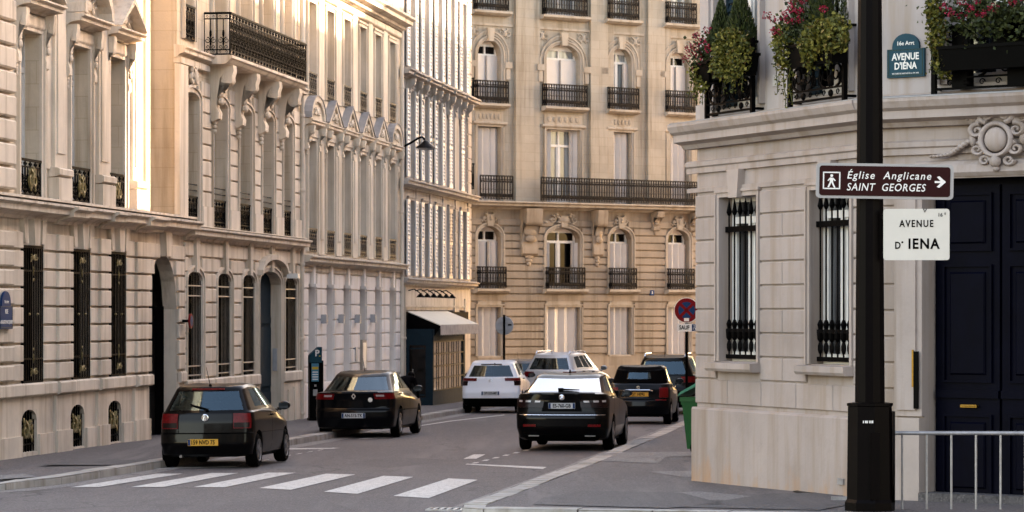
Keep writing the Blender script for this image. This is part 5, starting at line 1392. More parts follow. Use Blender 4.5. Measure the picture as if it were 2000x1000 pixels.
# white hatchback further along
L = 3.94
rg = [RG(.24, .14, .76, L - .2), RG(.28, .06, .82, L - .1), RG(.45, .0, .86, L), RG(.60, .0, .864, L, zf=.6), RG(.74, .05, .864, L - .02, zf=.64), RG(.92, .09, .86, L - .05, (.3, .25), zf=.72),
      RG(1.02, .11, .84, L - .25, (.3, .25), zm=.99, zf=.78), RG(1.04, .125, .80, L - .95, (.24, .22), .05, zm=1.03, zf=1.0, fc=(.5, .25)),
      RG(1.40, .34, .62, L - 1.95, (.2, .2), .05, zm=1.49, zf=1.47, fc=(.4, .2)), RG(1.45, .36, .57, L - 2.05, (.2, .2), .05, zm=1.52, zf=1.49, fc=(.4, .2)), RG(1.475, .6, .40, L - 2.3, (.12, .12), .03, zm=1.535, zf=1.505, fc=(.3, .2))]
c = Car('hatchback', 'small white hatchback with black lower bumper parked just past the awning', rg, -.62, 91.6, 6.0,
        [(0, 1.3, 7.05, 7.93, 0), (2.12, 2.48, 7.15, 7.9, 1), (2.52, 2.97, 7.15, 7.9, 1), (4.02, 5, 7.05, 7.95, 2)], 7, (.68, 3.15), .31, 'white_paint', -.4, 'car_glass_dark')
quad_lamp(c, 'tail_light', .78, 1.9, 5.15, 6.0, 'tail_red')
for sg in (1, -1): c.patch('lower_lamp', 1.25, 1.9, 4.35, 5.1, 'tail_dark', sg, .014, 8, 3)
c.patch('lower_bumper', -1.95, 1.95, .0, 1.95, 'plastic', 1, .012, 30, 4); c.plate(-.014, .585, 'DP-320-MF')
q = c.S(0, 5.1, .012); m = MB()
for k in (0, .045): m.tube([(-.055, q.y - .004, q.z - .03 + k), (0, q.y - .004, q.z + .015 + k), (.055, q.y - .004, q.z - .03 + k)], .008, 5)
c.part('badge', m, 'chrome')
for sg in (1, -1): c.mirror(.84, 2.62, 1.06, 'plastic', sg); c.handle(2.24, 5.6, sg); c.seam(2.5, 1.5, 6.9, sg); c.seam(2.24, 1.5, 6.9, sg)
m = MB(); m.tube([(.1, .36, 1.40), (.1, .30, 1.44)], .02, 6); m.box(-.3, .3, .33, .38, 1.40, 1.43); c.part('brake_light', m, 'tail_dark')

# black liftback, middle of the picture
L = 4.85
rg = [RG(.21, .20, .80, L - .2), RG(.26, .08, .88, L - .1), RG(.46, .0, .925, L), RG(.66, .0, .932, L, zf=.6), RG(.74, .03, .932, L - .02, zf=.62), RG(.98, .06, .93, L - .05, (.32, .3), zf=.68),
      RG(1.12, .04, .88, L - .35, (.34, .3), .07, zm=.99, zf=.76), RG(1.145, .22, .80, L - 1.2, (.26, .3), .10, zm=1.05, zf=1.0, fc=(.5, .25)),
      RG(1.42, 1.12, .66, L - 2.1, (.24, .2), .10, zm=1.47, zf=1.44, fc=(.4, .2)), RG(1.46, 1.24, .60, L - 2.2, (.2, .2), .08, zm=1.495, zf=1.46, fc=(.4, .2)), RG(1.475, 1.5, .42, L - 2.5, (.12, .12), .03, zm=1.51, zf=1.475, fc=(.3, .2))]
c = Car('liftback_car', 'large black liftback with steep pale reflecting rear glass parked by the right kerb', rg, .96, 61.6, 7.2,
        [(0, 1.6, 7.05, 7.94, 0, 'car_glass_mirror'), (2.08, 2.44, 7.2, 7.9, 1), (2.47, 2.97, 7.15, 7.9, 1), (4.02, 5, 7.05, 7.95, 2)], 7, (1.0, 3.84), .335, 'black_paint', 0, 'car_glass_dark')
quad_lamp(c, 'tail_light', .60, 1.75, 4.45, 5.15, 'tail_dark')
for sg in (1, -1):
    for k in range(3): c.patch('lamp_highlight', .72 + k * .32, .90 + k * .32, 4.86, 5.02, 'tail_clear', sg, .018, 3, 1)
    c.patch('reflector', .80, 1.25, 2.10, 2.32, 'tail_red', sg, .014, 6, 1)
c.plate(.045, .885, 'ES-760-GB', x=0); c.patch('plate_recess', -.62, .62, 4.15, 4.95, 'plastic', 1, .004, 10, 3, 0)
c.patch('boot_lip', -1.2, 1.2, 5.92, 6.06, 'black_paint', 1, .022, 26, 2); c.patch('bumper_strip', -1.5, 1.5, 3.55, 3.65, 'chrome', 1, .004, 26, 1, .01)
c.patch('lower_diffuser', -1.3, 1.3, .2, 1.3, 'plastic', 1, .012, 24, 3)
q = c.S(0, 5.5, .012); m = MB(); m.lathe([(.055, 0), (.055, -.012), (.045, -.015), (.045, -.006), (.002, -.006)], (0, q.y, q.z), 20, 'y'); m.tube([(-.03, q.y - .014, q.z - .02), (.03, q.y - .014, q.z + .005)], .009, 5); m.blob((.008, q.y - .014, q.z + .018), (.026, .004, .018), 8, 5); c.part('badge', m, 'chrome')
m = MB(); a, b = c.S(-.05, 7.12, .02), c.S(.62, 7.1, .02); m.tube([a, b], [.022, .012], 6); m.box(-.10, .0, a.y - .03, a.y + .04, a.z - .02, a.z + .03); c.part('rear_wiper', m, 'plastic')
m = MB(); m.prism([(-.02, 1.50), (.02, 1.50), (.006, 1.575), (-.006, 1.575)], 1.5, 1.62); c.part('roof_antenna', m, 'plastic')
for sg in (1, -1):
    c.mirror(.90, 3.02, 1.06, 'black_paint', sg); c.handle(2.14, 5.5, sg); c.handle(2.46, 5.5, sg); c.seam(2.2, 1.2, 6.9, sg); c.seam(2.455, 1.2, 6.9, sg); c.seam(2.85, 1.2, 6.5, sg)
    m = MB(); m.box(sg * .55 - .10, sg * .55 + .10, .05, .10, .29, .31); c.part('exhaust_trim', m, 'rim')

# small black convertible with a soft top
L = 3.55
rg = [RG(.22, .16, .72, L - .2), RG(.27, .06, .78, L - .1), RG(.45, .0, .81, L, (.36, .3)), RG(.60, .02, .815, L, (.36, .3), zf=.6), RG(.66, .06, .815, L - .02, (.36, .3), zf=.64), RG(.88, .10, .81, L - .05, (.36, .3), .07, zf=.72),
      RG(1.02, .22, .77, L - .25, (.34, .3), .08, zm=.96, zf=.78), RG(1.05, .30, .72, L - .95, (.3, .3), .08, zm=1.02, zf=1.0, fc=(.5, .25)),
      RG(1.36, .48, .60, L - 1.75, (.26, .24), .06, zm=1.45, zf=1.44, fc=(.4, .2)), RG(1.43, .60, .54, L - 1.85, (.22, .22), .05, zm=1.49, zf=1.465, fc=(.4, .2)), RG(1.465, .8, .38, L - 2.1, (.12, .12), .03, zm=1.50, zf=1.48, fc=(.3, .2))]
c = Car('convertible_car', 'small black convertible with closed fabric roof and yellow number plate ahead of the liftback', rg, 3.18, 80.2, 7.2,
        [(0, .80, 7.32, 7.85, 0, 'car_glass'), (2.2, 2.95, 7.15, 7.85, 1), (4.02, 5, 7.05, 7.95, 2)], 7, (.62, 2.92), .30, 'blackblue_paint', 0, 'car_glass_dark')
c.patch('soft_top', -1.9, 1.9, 7.02, 7.28, 'softtop', 1, .008, 26, 2); c.patch('soft_top', -1.9, 1.9, 7.9, 9.3, 'softtop', 1, .008, 26, 4)
for sg in (1, -1): c.patch('soft_top', .86, 2.12, 7.28, 7.9, 'softtop', sg, .008, 12, 3)
quad_lamp(c, 'tail_light', 1.15, 1.62, 4.1, 5.3, 'tail_red')
for sg in (1, -1): c.patch('lower_lamp', 1.0, 1.5, 3.15, 3.5, 'tail_red', sg, .014, 6, 2)
q = c.S(0, 4.6, 0); c.plate(q.y - .02, .765, 'GT 14392', 'plate_yellow', 0, blue=False); m = MB(); m.tube([(-.36, q.y + .0, .845), (-.3, q.y - .05, .87), (.3, q.y - .05, .87), (.36, q.y + .0, .845)], .02, 6); c.part('plate_lamp_bar', m, 'chrome')
q = c.S(0, 5.35, .012); m = MB(); m.lathe([(.045, 0), (.045, -.012), (.002, -.014)], (0, q.y, q.z), 16, 'y'); c.part('badge', m, 'chrome')
c.patch('bumper_strip', -1.8, 1.8, 3.55, 3.8, 'plastic', 1, .012, 28, 2)
for sg in (1, -1): c.mirror(.79, 2.28, 1.05, 'blackblue_paint', sg); c.handle(2.45, 5.5, sg, 'chrome'); c.seam(2.35, 1.5, 6.9, sg)

# sport utility cars
def suv(name, label, X, Z, head, paint_, rails, roll=0, gm='car_glass_dark', W=.92, H=1.66, L=4.5):
    k = H / 1.66
    rg = [RG(.26, .14, W - .12, L - .2), RG(.32, .06, W - .05, L - .1), RG(.52, .0, W, L), RG(.68 * k, .0, W, L, zf=.7), RG(.76 * k, .04, W, L - .02, zf=.74), RG(.98 * k, .08, W, L - .05, (.3, .25), zf=.84),
          RG(1.08 * k, .10, W - .03, L - .25, (.3, .25), zm=1.08 * k, zf=.92), RG(1.10 * k, .115, W - .07, L - 1.15, (.24, .22), .05, zm=1.12 * k, zf=1.1, fc=(.5, .25)),
          RG(1.50 * k, .34, W - .26, L - 2.0, (.2, .2), .05, zm=1.60 * k, zf=1.58 * k, fc=(.4, .2)), RG(1.57 * k, .36, W - .31, L - 2.1, (.2, .2), .05, zm=1.64 * k, zf=1.60 * k, fc=(.4, .2)), RG(1.60 * k, .6, W - .5, L - 2.4, (.12, .12), .03, zm=1.66 * k, zf=1.62 * k, fc=(.3, .2))]
    c = Car(name, label, rg, X, Z, head, [(0, 1.3, 7.05, 7.93, 0), (2.10, 2.36, 7.15, 7.9, 1), (2.39, 2.62, 7.15, 7.9, 1), (2.65, 2.97, 7.15, 7.9, 1), (4.02, 5, 7.05, 7.95, 2)], 7, (.9, 3.55), .345, paint_, roll, gm)
    quad_lamp(c, 'tail_light', .88, 1.9, 4.6, 5.7, 'tail_red'); c.patch('lower_bumper', -1.95, 1.95, 0, 1.6, 'plastic', 1, .012, 30, 3)
    m = MB(); m.box(-.26, .26, -.02, .03, .7 * k, .81 * k); c.part('number_plate', m, 'plate_white')
    for sg in (1, -1):
        c.mirror(W - .02, 2.95, 1.14 * k, paint_, sg); c.handle(2.2, 5.6, sg); c.handle(2.5, 5.6, sg); c.seam(2.38, 1.2, 6.9, sg); c.seam(2.635, 1.2, 6.9, sg)
        if rails:
            m = MB(); x = sg * (W - .34); m.tube([(x, .55, 1.60 * k), (x, .68, 1.685 * k), (x, 2.1, 1.70 * k), (x, 2.25, 1.65 * k)], .022, 6); c.part('roof_rail', m, 'chrome')
    m = MB(); m.tube([(0, .5, 1.6 * k), (-.0, .3, 1.95 * k)], [.006, .003], 5); c.part('antenna', m, 'plastic')
    return c
suv('sport_utility_car', 'silver high-roofed car turned to the right, behind the white hatchback', 1.12, 101.5, 19, 'silver_paint', True, 0, 'car_glass_dark', .90, 1.72)
suv('sport_utility_car', 'black estate-like tall car with bright roof rails half hidden behind the post at right', 4.30, 90.5, 9, 'black_paint', True, 0, 'car_glass', .92, 1.70)
suv('parked_car', 'grey car glimpsed in the gap between the white hatchback and the silver car', .12, 112.5, 12, 'grey_paint', False, 0, 'car_glass_dark', .85, 1.42)
# ---------------------------------------------------------------- street furniture
def lift(X, Z): return gz(Z) + PV
# tall black lamp post at right
px, pz = 4.352, 38.6
t = empty('lamp_post', (px, pz, lift(px, pz)), R(6)); tag(t, 'tall black lamp post on a wider octagonal base carrying two signs', 'lamp post')
m = MB(); zb = 1.26 + .145 - .17 + .07
prof = [(.31, 0), (.31, .10), (.285, .14), (.272, zb - .04), (.285, zb - .03), (.285, zb), (.18, zb + .01)]
m.lathe(prof, (0, 0, 0), 8); o = obj('base', m, M['black_post'], t); 
m = MB(); m.lathe([(.185, zb - .02), (.178, 2.2), (.156, 5.2), (.12, 9.5)], (0, 0, 0), 12); obj('pole', m, M['black_post'], t, None, 20)
m = MB(); m.tube([(0, 0, 9.4), (-.1, -.4, 9.9), (-.3, -1.4, 10.1)], .05, 8); m.blob((-.36, -1.7, 10.08), (.2, .45, .1), 10, 6); obj('lantern', m, M['black_post'], t)
m = MB()
for k, w_ in enumerate((.012, .02, .01, .016, .022)): m.box(-.15 + k * .026, -.15 + k * .026 + w_, -.296, -.288, zb - .235, zb - .205)
obj('maker_plate', m, M['letter_white'], t)
m = MB(); m.box(.285, .29, -.1, .1, .1, zb - .1); m.box(-.06, .06, -.29, -.278, .15, zb - .35); obj('access_door', m, M['black_post'], t)
# brown direction sign
SC_ = FPX / 38.3
def wz(y, Z): return CAMZ + (HOR - y) * Z / FPX
def wx(x, Z): return (x - 1000) * Z / FPX
def rrect(m, w_, h_, r, y0, y1, n=5):
    P = []
    for cx, cz, a0 in ((w_ / 2 - r, h_ / 2 - r, 0), (-w_ / 2 + r, h_ / 2 - r, 90), (-w_ / 2 + r, -h_ / 2 + r, 180), (w_ / 2 - r, -h_ / 2 + r, 270)):
        for k in range(n + 1): a = R(a0 + 90 * k / n); P.append((cx + r * math.cos(a), cz + r * math.sin(a)))
    m.prism(P, y0, y1); return P
Zs = 38.36
t = empty('direction_sign', (wx(1728, Zs), Zs, wz(354, Zs)), R(-3)); t.rotation_euler = (0, R(1.0), R(-3)); tag(t, 'brown direction sign with white walking figure and arrow fixed across the black lamp post', 'sign')
m = MB(); rrect(m, 1.655, .425, .05, 0, .05); rrect(m, 1.6, .34, .03, .05, .07); obj('sign_frame', m, M['sign_rim'], t)
m = MB(); rrect(m, 1.575, .36, .035, -.006, .004); obj('sign_face', m, M['brown_sign'], t)
m = MB(); q = -.64
for a, b, c_, d in ((-.1, .1, .09, .105), (-.1, .1, -.105, -.09), (-.105, -.09, -.105, .105), (.09, .105, -.105, .105)): m.box(q + a, q + b, -.010, -.005, c_, d)
m.prism([(q + .018 * math.cos(R(k * 45)), .058 + .018 * math.sin(R(k * 45))) for k in range(8)], -.010, -.005)
for P in ([(-.02, .035), (.022, .032), (.018, -.02), (-.022, -.02)], [(-.022, -.02), (.0, -.02), (-.03, -.085), (-.05, -.08)], [(-.002, -.02), (.018, -.02), (.03, -.05), (.05, -.085), (.03, -.088), (.012, -.055)], [(-.02, .035), (-.05, .0), (-.04, -.008), (-.012, .02)], [(.02, .033), (.05, .0), (.04, -.008), (.012, .018)]): m.prism([(q + x, z) for x, z in P], -.010, -.005)
obj('pictogram', m, M['letter_white'], t)
m = MB(); m.prism([(.60, -.012), (.67, -.012), (.625, -.06), (.655, -.07), (.735, 0), (.655, .07), (.625, .06), (.67, .012), (.60, .012)], -.010, -.005); obj('arrow', m, M['letter_white'], t)
text('Église  Anglicane', .128, M['letter_white'], t, (-.46, -.008, .065), shear=.2, space=1.2, bold=.001, align='LEFT', fit=1.01)
text('SAINT  GEORGES', .128, M['letter_white'], t, (-.46, -.008, -.078), shear=.2, space=1.12, bold=.001, align='LEFT', fit=.95)
m = MB(); m.box(-.3, .05, .07, .12, .08, .12); m.box(-.3, .05, .07, .12, -.12, -.08); obj('sign_clamp', m, M['steel'], t)
# white street sign
t = empty('street_sign', (wx(1790, Zs), Zs, wz(458, Zs)), R(-3)); tag(t, 'square white metal street sign with black lettering mounted beside the black lamp post', 'sign')
m = MB(); rrect(m, .795, .62, .035, 0, .03); obj('sign_plate', m, M['cream_sign'], t)
m = MB(); m.box(-.42, -.3, .03, .07, -.27, -.22); m.box(-.42, -.3, .03, .07, .2, .25); obj('sign_clamp', m, M['black_post'], t)
text('AVENUE', .118, M['ink'], t, (.0, -.002, .128), space=1.25, bold=.0025, fit=.41)
text('D', .118, M['ink'], t, (-.225, -.002, -.135), sx=.82, bold=.003); text('·', .14, M['ink'], t, (-.17, -.002, -.10), bold=.004); text('IENA', .172, M['ink'], t, (.085, -.002, -.118), space=1.18, bold=.005, fit=.375)
text('16', .062, M['ink'], t, (.285, -.002, .235), bold=.001); text('E', .036, M['ink'], t, (.345, -.002, .25), bold=.001)
m = MB(); m.tube([(.085, -.002, .31), (.10, -.004, .27), (.12, -.002, .31)], .006, 5); obj('wire_tie', m, M['ink'], t)
# blue enamel plaque on the wall
def plaque(name, label, fr, u, z, w_, h_, lines, top, y=.0, mat='blue_enamel'):
    p = fr.w((u, y, z)); t = empty(name, p, fr.ang); tag(t, label, 'sign')
    P = [(w_ / 2, -h_ / 2), (w_ / 2, h_ / 2), (w_ * .36, h_ / 2)] + [(w_ * .36 * math.cos(R(a)), h_ / 2 + .03 + w_ * .30 * math.sin(R(a))) for a in range(0, 181, 15)] + [(-w_ * .36, h_ / 2), (-w_ / 2, h_ / 2), (-w_ / 2, -h_ / 2)]
    m = MB(); m.prism(P, -.02, .02); obj('plaque', m, M[mat], t)
    m = MB(); e = .012
    for a, b, c_, d in ((-w_ / 2 + .02, w_ / 2 - .02, -h_ / 2 + .02, -h_ / 2 + .02 + e), (-w_ / 2 + .02, w_ / 2 - .02, h_ / 2 - .02, h_ / 2 - .02 + e), (-w_ / 2 + .02, -w_ / 2 + .02 + e, -h_ / 2 + .02, h_ / 2), (w_ / 2 - .02 - e, w_ / 2 - .02, -h_ / 2 + .02, h_ / 2)): m.box(a, b, -.024, -.019, c_, d)
    obj('green_rim', m, M['teal_rim'], t)
    for s_, sz, dz, b in lines: text(s_, sz, M['letter_white'], t, (0, -.022, dz), bold=b, sx=.86)
    text(top, .075, M['letter_white'], t, (0, -.022, h_ / 2 + .07), bold=.001)
    return t
M['teal_rim'] = paint('dark green enamel', (.003, .03, .03), .3, .1)
plaque('street_plaque', 'teal blue enamel street plaque with rounded top on the pale wall above the cornice', FQ, QU(1768), wz(122, 41.1), .56, .37, [('AVENUE', .125, .08, .003), ("D'IÉNA", .125, -.04, .003), ('VICTOIRE DE NAPOLÉON Ier EN 1806', .028, -.135, .0)], '16e Arrt', .03)
plaque('street_plaque', 'small blue street plaque at the left edge on the rusticated wall', FL, LU(-8), wz(620, 55.4), .75, .40, [('RUE', .11, .10, .002), ('AUGUSTE VACQUERIE', .085, -.08, .002)], '16e Arrt', -.17, 'blue_sign')
# round sign seen edge-on beside the arch
p = FL.w((LU(351), -.12, LV(351, 627))); t = empty('round_sign', (p.x, p.y, p.z), FL.ang); tag(t, 'small red and blue no parking disc on the wall beside the carriage arch', 'sign')
m = MB(); m.lathe([(.0, -.02), (.16, -.02), (.16, .02), (0, .02)], (0, -.12, 0), 22, 'y'); obj('disc', m, M['red_sign'], t); m = MB(); m.lathe([(.0, -.004), (.115, -.004), (.115, .002), (0, .002)], (0, -.141, 0), 20, 'y'); obj('disc_centre', m, M['blue_sign'], t); m = MB(); m.box(-.03, .03, -.1, .12, -.03, .03); obj('sign_bracket', m, M['iron'], t)
# no stopping sign
X, Z = 4.262, 77.5
t = empty('no_stopping_sign', (X, Z, lift(X, Z)), R(-6)); tag(t, 'round red and blue no stopping sign on a dark post at the right kerb', 'sign')
m = MB(); m.tube([(0, .04, 0), (0, .04, 2.95)], .035, 8); obj('post', m, M['iron'], t)
zc = wz(606, Z) - lift(X, Z)
m = MB(); m.lathe([(0, -.01), (.31, -.01), (.31, .015), (0, .015)], (0, 0, zc), 36, 'y'); obj('disc', m, M['white'], t)
m = MB(); m.lathe([(0, -.014), (.295, -.014), (.295, -.009), (0, -.009)], (0, 0, zc), 36, 'y'); 
for a in (45, -45):
    c_, s_ = math.cos(R(a)), math.sin(R(a)); m.prism([(x * c_ - z * s_, zc + x * s_ + z * c_) for x, z in ((-.24, -.035), (.24, -.035), (.24, .035), (-.24, .035))], -.022, -.016)
obj('red_ring', m, M['red_sign'], t); m = MB(); m.lathe([(0, -.018), (.205, -.018), (.205, -.012), (0, -.012)], (0, 0, zc), 32, 'y'); obj('disc_centre', m, M['blue_sign'], t)
m = MB(); m.box(-.06, .06, -.026, -.02, zc - .27, zc - .19); obj('sticker', m, M['white'], t)
zp = wz(640, Z) - lift(X, Z)
m = MB(); rrect(m, .50, .19, .02, -.01, .01); q = obj('sub_plate', m, M['white'], t); q.location = (.02, 0, zp)
text('SAUF', .14, M['ink'], q, (-.075, -.012, 0), sx=.78, bold=.004)
m = MB(); m.box(.11, .24, -.014, -.009, -.085, .085); b_ = obj('disabled_symbol', m, M['blue_sign'], q); m = MB(); m.lathe([(0, -.003), (.014, -.003), (.014, 0)], (.165, -.014, .055), 8, 'y'); m.tube([(.165, -.016, .035), (.168, -.016, -.01), (.195, -.016, -.012), (.21, -.016, -.05)], .008, 4); m.tube([(.172 + .034 * math.cos(R(k * 30)), -.016, -.03 + .034 * math.sin(R(k * 30))) for k in range(4, 12)], .006, 4); obj('wheelchair_mark', m, M['letter_white'], b_)
# back of a round sign on the far left kerb
X, Z = wx(985, 102), 102
t = empty('round_sign', (X, Z, lift(X, Z)), R(-10)); tag(t, 'grey back of a round traffic sign on a thin post before the apartment building', 'sign')
zc = wz(636, Z) - lift(X, Z)
m = MB(); m.tube([(0, -.05, -.1), (0, -.05, zc + .35)], .04, 8); obj('post', m, M['iron'], t); m = MB(); m.lathe([(0, -.01), (.29, -.01), (.3, .0), (.3, .02), (0, .02)], (0, 0, zc), 30, 'y'); d_ = obj('disc', m, M['sign_back'], t)
m = MB(); m.box(.12, .24, -.016, -.009, zc - .0, zc + .05); obj('maker_label', m, M['ink'], d_); m = MB(); m.box(-.2, .2, -.045, -.01, zc + .1, zc + .13); m.box(-.2, .2, -.045, -.01, zc - .13, zc - .1); obj('sign_clamp', m, M['sign_back'], t)
# parking meter
X, Z = wx(616, 79.5), 79.5
t = empty('parking_meter', (X, Z, lift(X, Z)), R(14)); tag(t, 'tall dark parking meter with blue slanted top and white letter P', 'parking meter')
m = MB(); m.box(-.165, .12, -.12, .12, 0, 1.45); m.box(.12, .185, -.10, .10, .5, 1.5); m.box(-.185, .145, -.14, .14, 0, .06); obj('body', m, M['plastic'], t)
m = MB(); m.prism([(-.165, 1.45), (.145, 1.45), (.145, 1.84), (.06, 1.84), (-.165, 1.63)], -.13, .13); tp = obj('slanted_top', m, M['blue_enamel'], t); text('P', .22, M['letter_white'], tp, (.02, -.132, 1.68), bold=.006); m = MB(); m.box(.07, .10, -.135, -.129, 1.60, 1.63); obj('yellow_dot', m, M['yellow'], tp)
m = MB(); m.box(-.12, .06, -.135, -.118, .98, 1.43); q = obj('instruction_panel', m, M['cyan'], t); m = MB(); m.box(-.11, .05, -.139, -.133, 1.28, 1.345); obj('yellow_label', m, M['yellow'], q); m = MB()
for k in range(4): m.box(-.10, .04, -.139, -.133, 1.02 + k * .06, 1.045 + k * .06)
obj('notice_line', m, M['letter_white'], q)
m = MB(); m.box(-.08, .03, -.126, -.119, .62, .78); m.box(-.05, .0, -.13, -.119, .85, .90); obj('coin_slot', m, M['steel'], t)
# wall lamp
p = FL.w((LU(779), 0, LV(779, 290))); t = empty('street_lamp', p, FL.ang); tag(t, 'dark street lamp on a short bracket projecting from the cream facade', 'street lamp')
m = MB(); m.box(-.06, .06, -.03, .03, -.3, .3); m.tube([(0, 0, -.02), (0, -.35, .16), (0, -.62, .32), (0, -.72, .34), (0, -.80, .26)], .035, 7); obj('bracket_arm', m, M['iron'], t)
m = MB(); m.lathe([(.03, .16), (.10, .12), (.14, .06), (.30, -.05), (.31, -.08), (.27, -.08)], (0, -.82, .08), 18); lp = obj('lamp_hood', m, M['iron_grey'], t, None, 40); m = MB(); m.lathe([(.26, -.07), (.2, -.13), (.02, -.15)], (0, -.82, .08), 16); obj('diffuser', m, M['sign_back'], lp, None, 40)
# wheelie bin
X, Z = 3.38, 56.3
t = empty('wheelie_bin', (X, Z, lift(X, Z)), R(-28)); tag(t, 'green wheelie bin with its paler lid half open behind the corner wall', 'wheelie bin')
def taper(m, b0, b1, z0, z1):
    m.add([(b0[0], b0[2], z0), (b0[1], b0[2], z0), (b0[1], b0[3], z0), (b0[0], b0[3], z0), (b1[0], b1[2], z1), (b1[1], b1[2], z1), (b1[1], b1[3], z1), (b1[0], b1[3], z1)], [(0, 1, 5, 4), (1, 2, 6, 5), (2, 3, 7, 6), (3, 0, 4, 7), (4, 5, 6, 7), (3, 2, 1, 0)])
m = MB(); taper(m, (-.20, .24, -.22, .22), (-.28, .29, -.28, .28), .12, .98); m.box(-.31, .31, -.30, .30, .96, 1.04); m.box(-.33, -.28, -.2, .2, .90, .98); m.box(-.235, -.225, -.15, .15, .3, .7); obj('body', m, M['bin_green'], t)
m = MB(); m.add([(-.36, -.30, 1.05), (.31, -.30, 1.38), (.31, .30, 1.38), (-.36, .30, 1.05), (-.30, -.29, 1.13), (.29, -.29, 1.44), (.29, .29, 1.44), (-.30, .29, 1.13)], [(0, 1, 5, 4), (1, 2, 6, 5), (2, 3, 7, 6), (3, 0, 4, 7), (4, 5, 6, 7), (3, 2, 1, 0)]); m.box(.28, .36, -.2, .2, 1.0, 1.36); obj('lid', m, M['bin_lid'], t)
for s_ in (-1, 1): m = MB(); m.lathe([(.02, -.03), (.13, -.03), (.14, 0), (.13, .03), (.02, .03)], (0, 0, 0), 20, 'y'); w_ = obj('wheel', m, M['rubber'], t); w_.location = (.02 if s_ > 0 else .02, s_ * .26, .14)
m = MB(); m.tube([(.02, -.26, .14), (.02, .26, .14)], .02, 6); obj('axle', m, M['steel'], t)
# crowd barrier
Xb, Zb = wx(1735, 38.95), 38.95
t = empty('crowd_barrier', (Xb, Zb, lift(Xb, Zb)), R(-2)); tag(t, 'galvanised steel crowd barrier of thin upright bars in front of the navy door', 'barrier')
zt = wz(846, 38.9) - lift(Xb, Zb)
m = MB(); L = 3.0
m.tube([(0, 0, -.05), (0, 0, zt - .08), (.03, 0, zt - .02), (.10, 0, zt), (L - .1, 0, zt), (L - .03, 0, zt - .02), (L, 0, zt - .08), (L, 0, -.05)], .026, 8); obj('frame', m, M['steel'], t, None, 50)
for k in range(10):
    m = MB(); x = .17 + .30 * k
    if x < L - .05: m.tube([(x, 0, -.05), (x, 0, zt - .01)], .0145, 6); obj('bar', m, M['steel'], t)
px, pz = wx(1645, 40.9), 40.9
t = empty('bollard_foot', (px, pz, lift(px, pz))); tag(t, 'small pale grey metal foot on the pavement at the left of the lamp post', 'metal foot'); m = MB(); m.box(-.14, .12, -.05, .05, 0, .05); m.tube([(.12, 0, .02), (.12, 0, .62)], .012, 6); obj('foot_plate', m, M['steel'], t)
# house number on the apartment building
p = FF.w((FU(1271), -.09, 2.25 + (612 - 572) * FZ(1271) / FPX)); t = empty('house_number', p, FF.ang); tag(t, 'tiny blue house number plate on the far apartment building', 'sign'); m = MB(); m.box(-.1, .1, -.01, .05, -.11, .11); obj('plate', m, M['blue_sign'], t); text('8', .16, M['letter_white'], t, (0, -.012, 0))

# ---------------------------------------------------------------- plants on the right balconies
rn = random.Random(11)
def leaf(m, p, s, up=None):
    a = rn.uniform(0, 6.28); b = rn.uniform(-1.1, 1.1)
    d = Vector((math.cos(a) * math.cos(b), math.sin(a) * math.cos(b), math.sin(b))); e = d.cross(Vector((rn.uniform(-1, 1), rn.uniform(-1, 1), rn.uniform(-1, 1))))
    if e.length < 1e-3: e = d.orthogonal()
    e.normalize(); p = Vector(p); l, w_ = s * rn.uniform(.7, 1.3), s * rn.uniform(.35, .55); n = d.cross(e) * s * .15
    m.add([p, p + d * l * .5 + e * w_ + n, p + d * l, p + d * l * .5 - e * w_ + n], [(0, 1, 2), (0, 2, 3)])
def conifer(name, label, base, h, r, n=2600):
    t = empty(name, base, FR.ang); tag(t, label, 'shrub'); m = MB()
    for k in range(n):
        q = rn.random() ** 1.25; z = .06 + q * (h - .06); rad = r * (1 - q) ** .8 * min(1, .55 + q * 6) * (.62 + .42 * rn.random() ** .5); a = rn.uniform(0, 6.283)
        rad *= 1 + .16 * math.sin(a * 5 + z * 14) * rn.random()
        x, y = rad * math.cos(a), rad * math.sin(a); s_ = rn.uniform(.035, .07)
        tip = Vector((x * .25, y * .25, 1)).normalized() * s_; o = Vector((x, y, z)); e = Vector((rn.uniform(-1, 1), rn.uniform(-1, 1), rn.uniform(-.3, .3))).normalized() * s_ * .28
        m.add([o - e, o + e, o + tip + Vector((x, y, 0)) * .12], [(0, 1, 2)])
    obj('foliage', m, M['leaf_dark'], t, None, False, False); m = MB(); m.tube([(0, 0, -.25), (0, 0, .3), (0, 0, h * .85)], [.03, .025, .006], 6); obj('trunk', m, M['plastic'], t)
    return t
def planter(label, fr, u0, u1, z, y):
    p = fr.w(((u0 + u1) / 2, y, z)); t = empty('window_box', p, fr.ang); tag(t, label, 'planter'); w_ = (u1 - u0) / 2
    m = MB(); taper(m, (-w_ + .03, w_ - .03, -.10, .10), (-w_, w_, -.13, .13), -.30, 0); m.box(-w_ - .015, w_ + .015, -.145, .145, -.03, .01); obj('box', m, M['plastic'], t)
    m = MB(); m.box(-w_ + .02, w_ - .02, -.11, .11, -.02, .015); obj('soil', m, M['dark'], t); return t
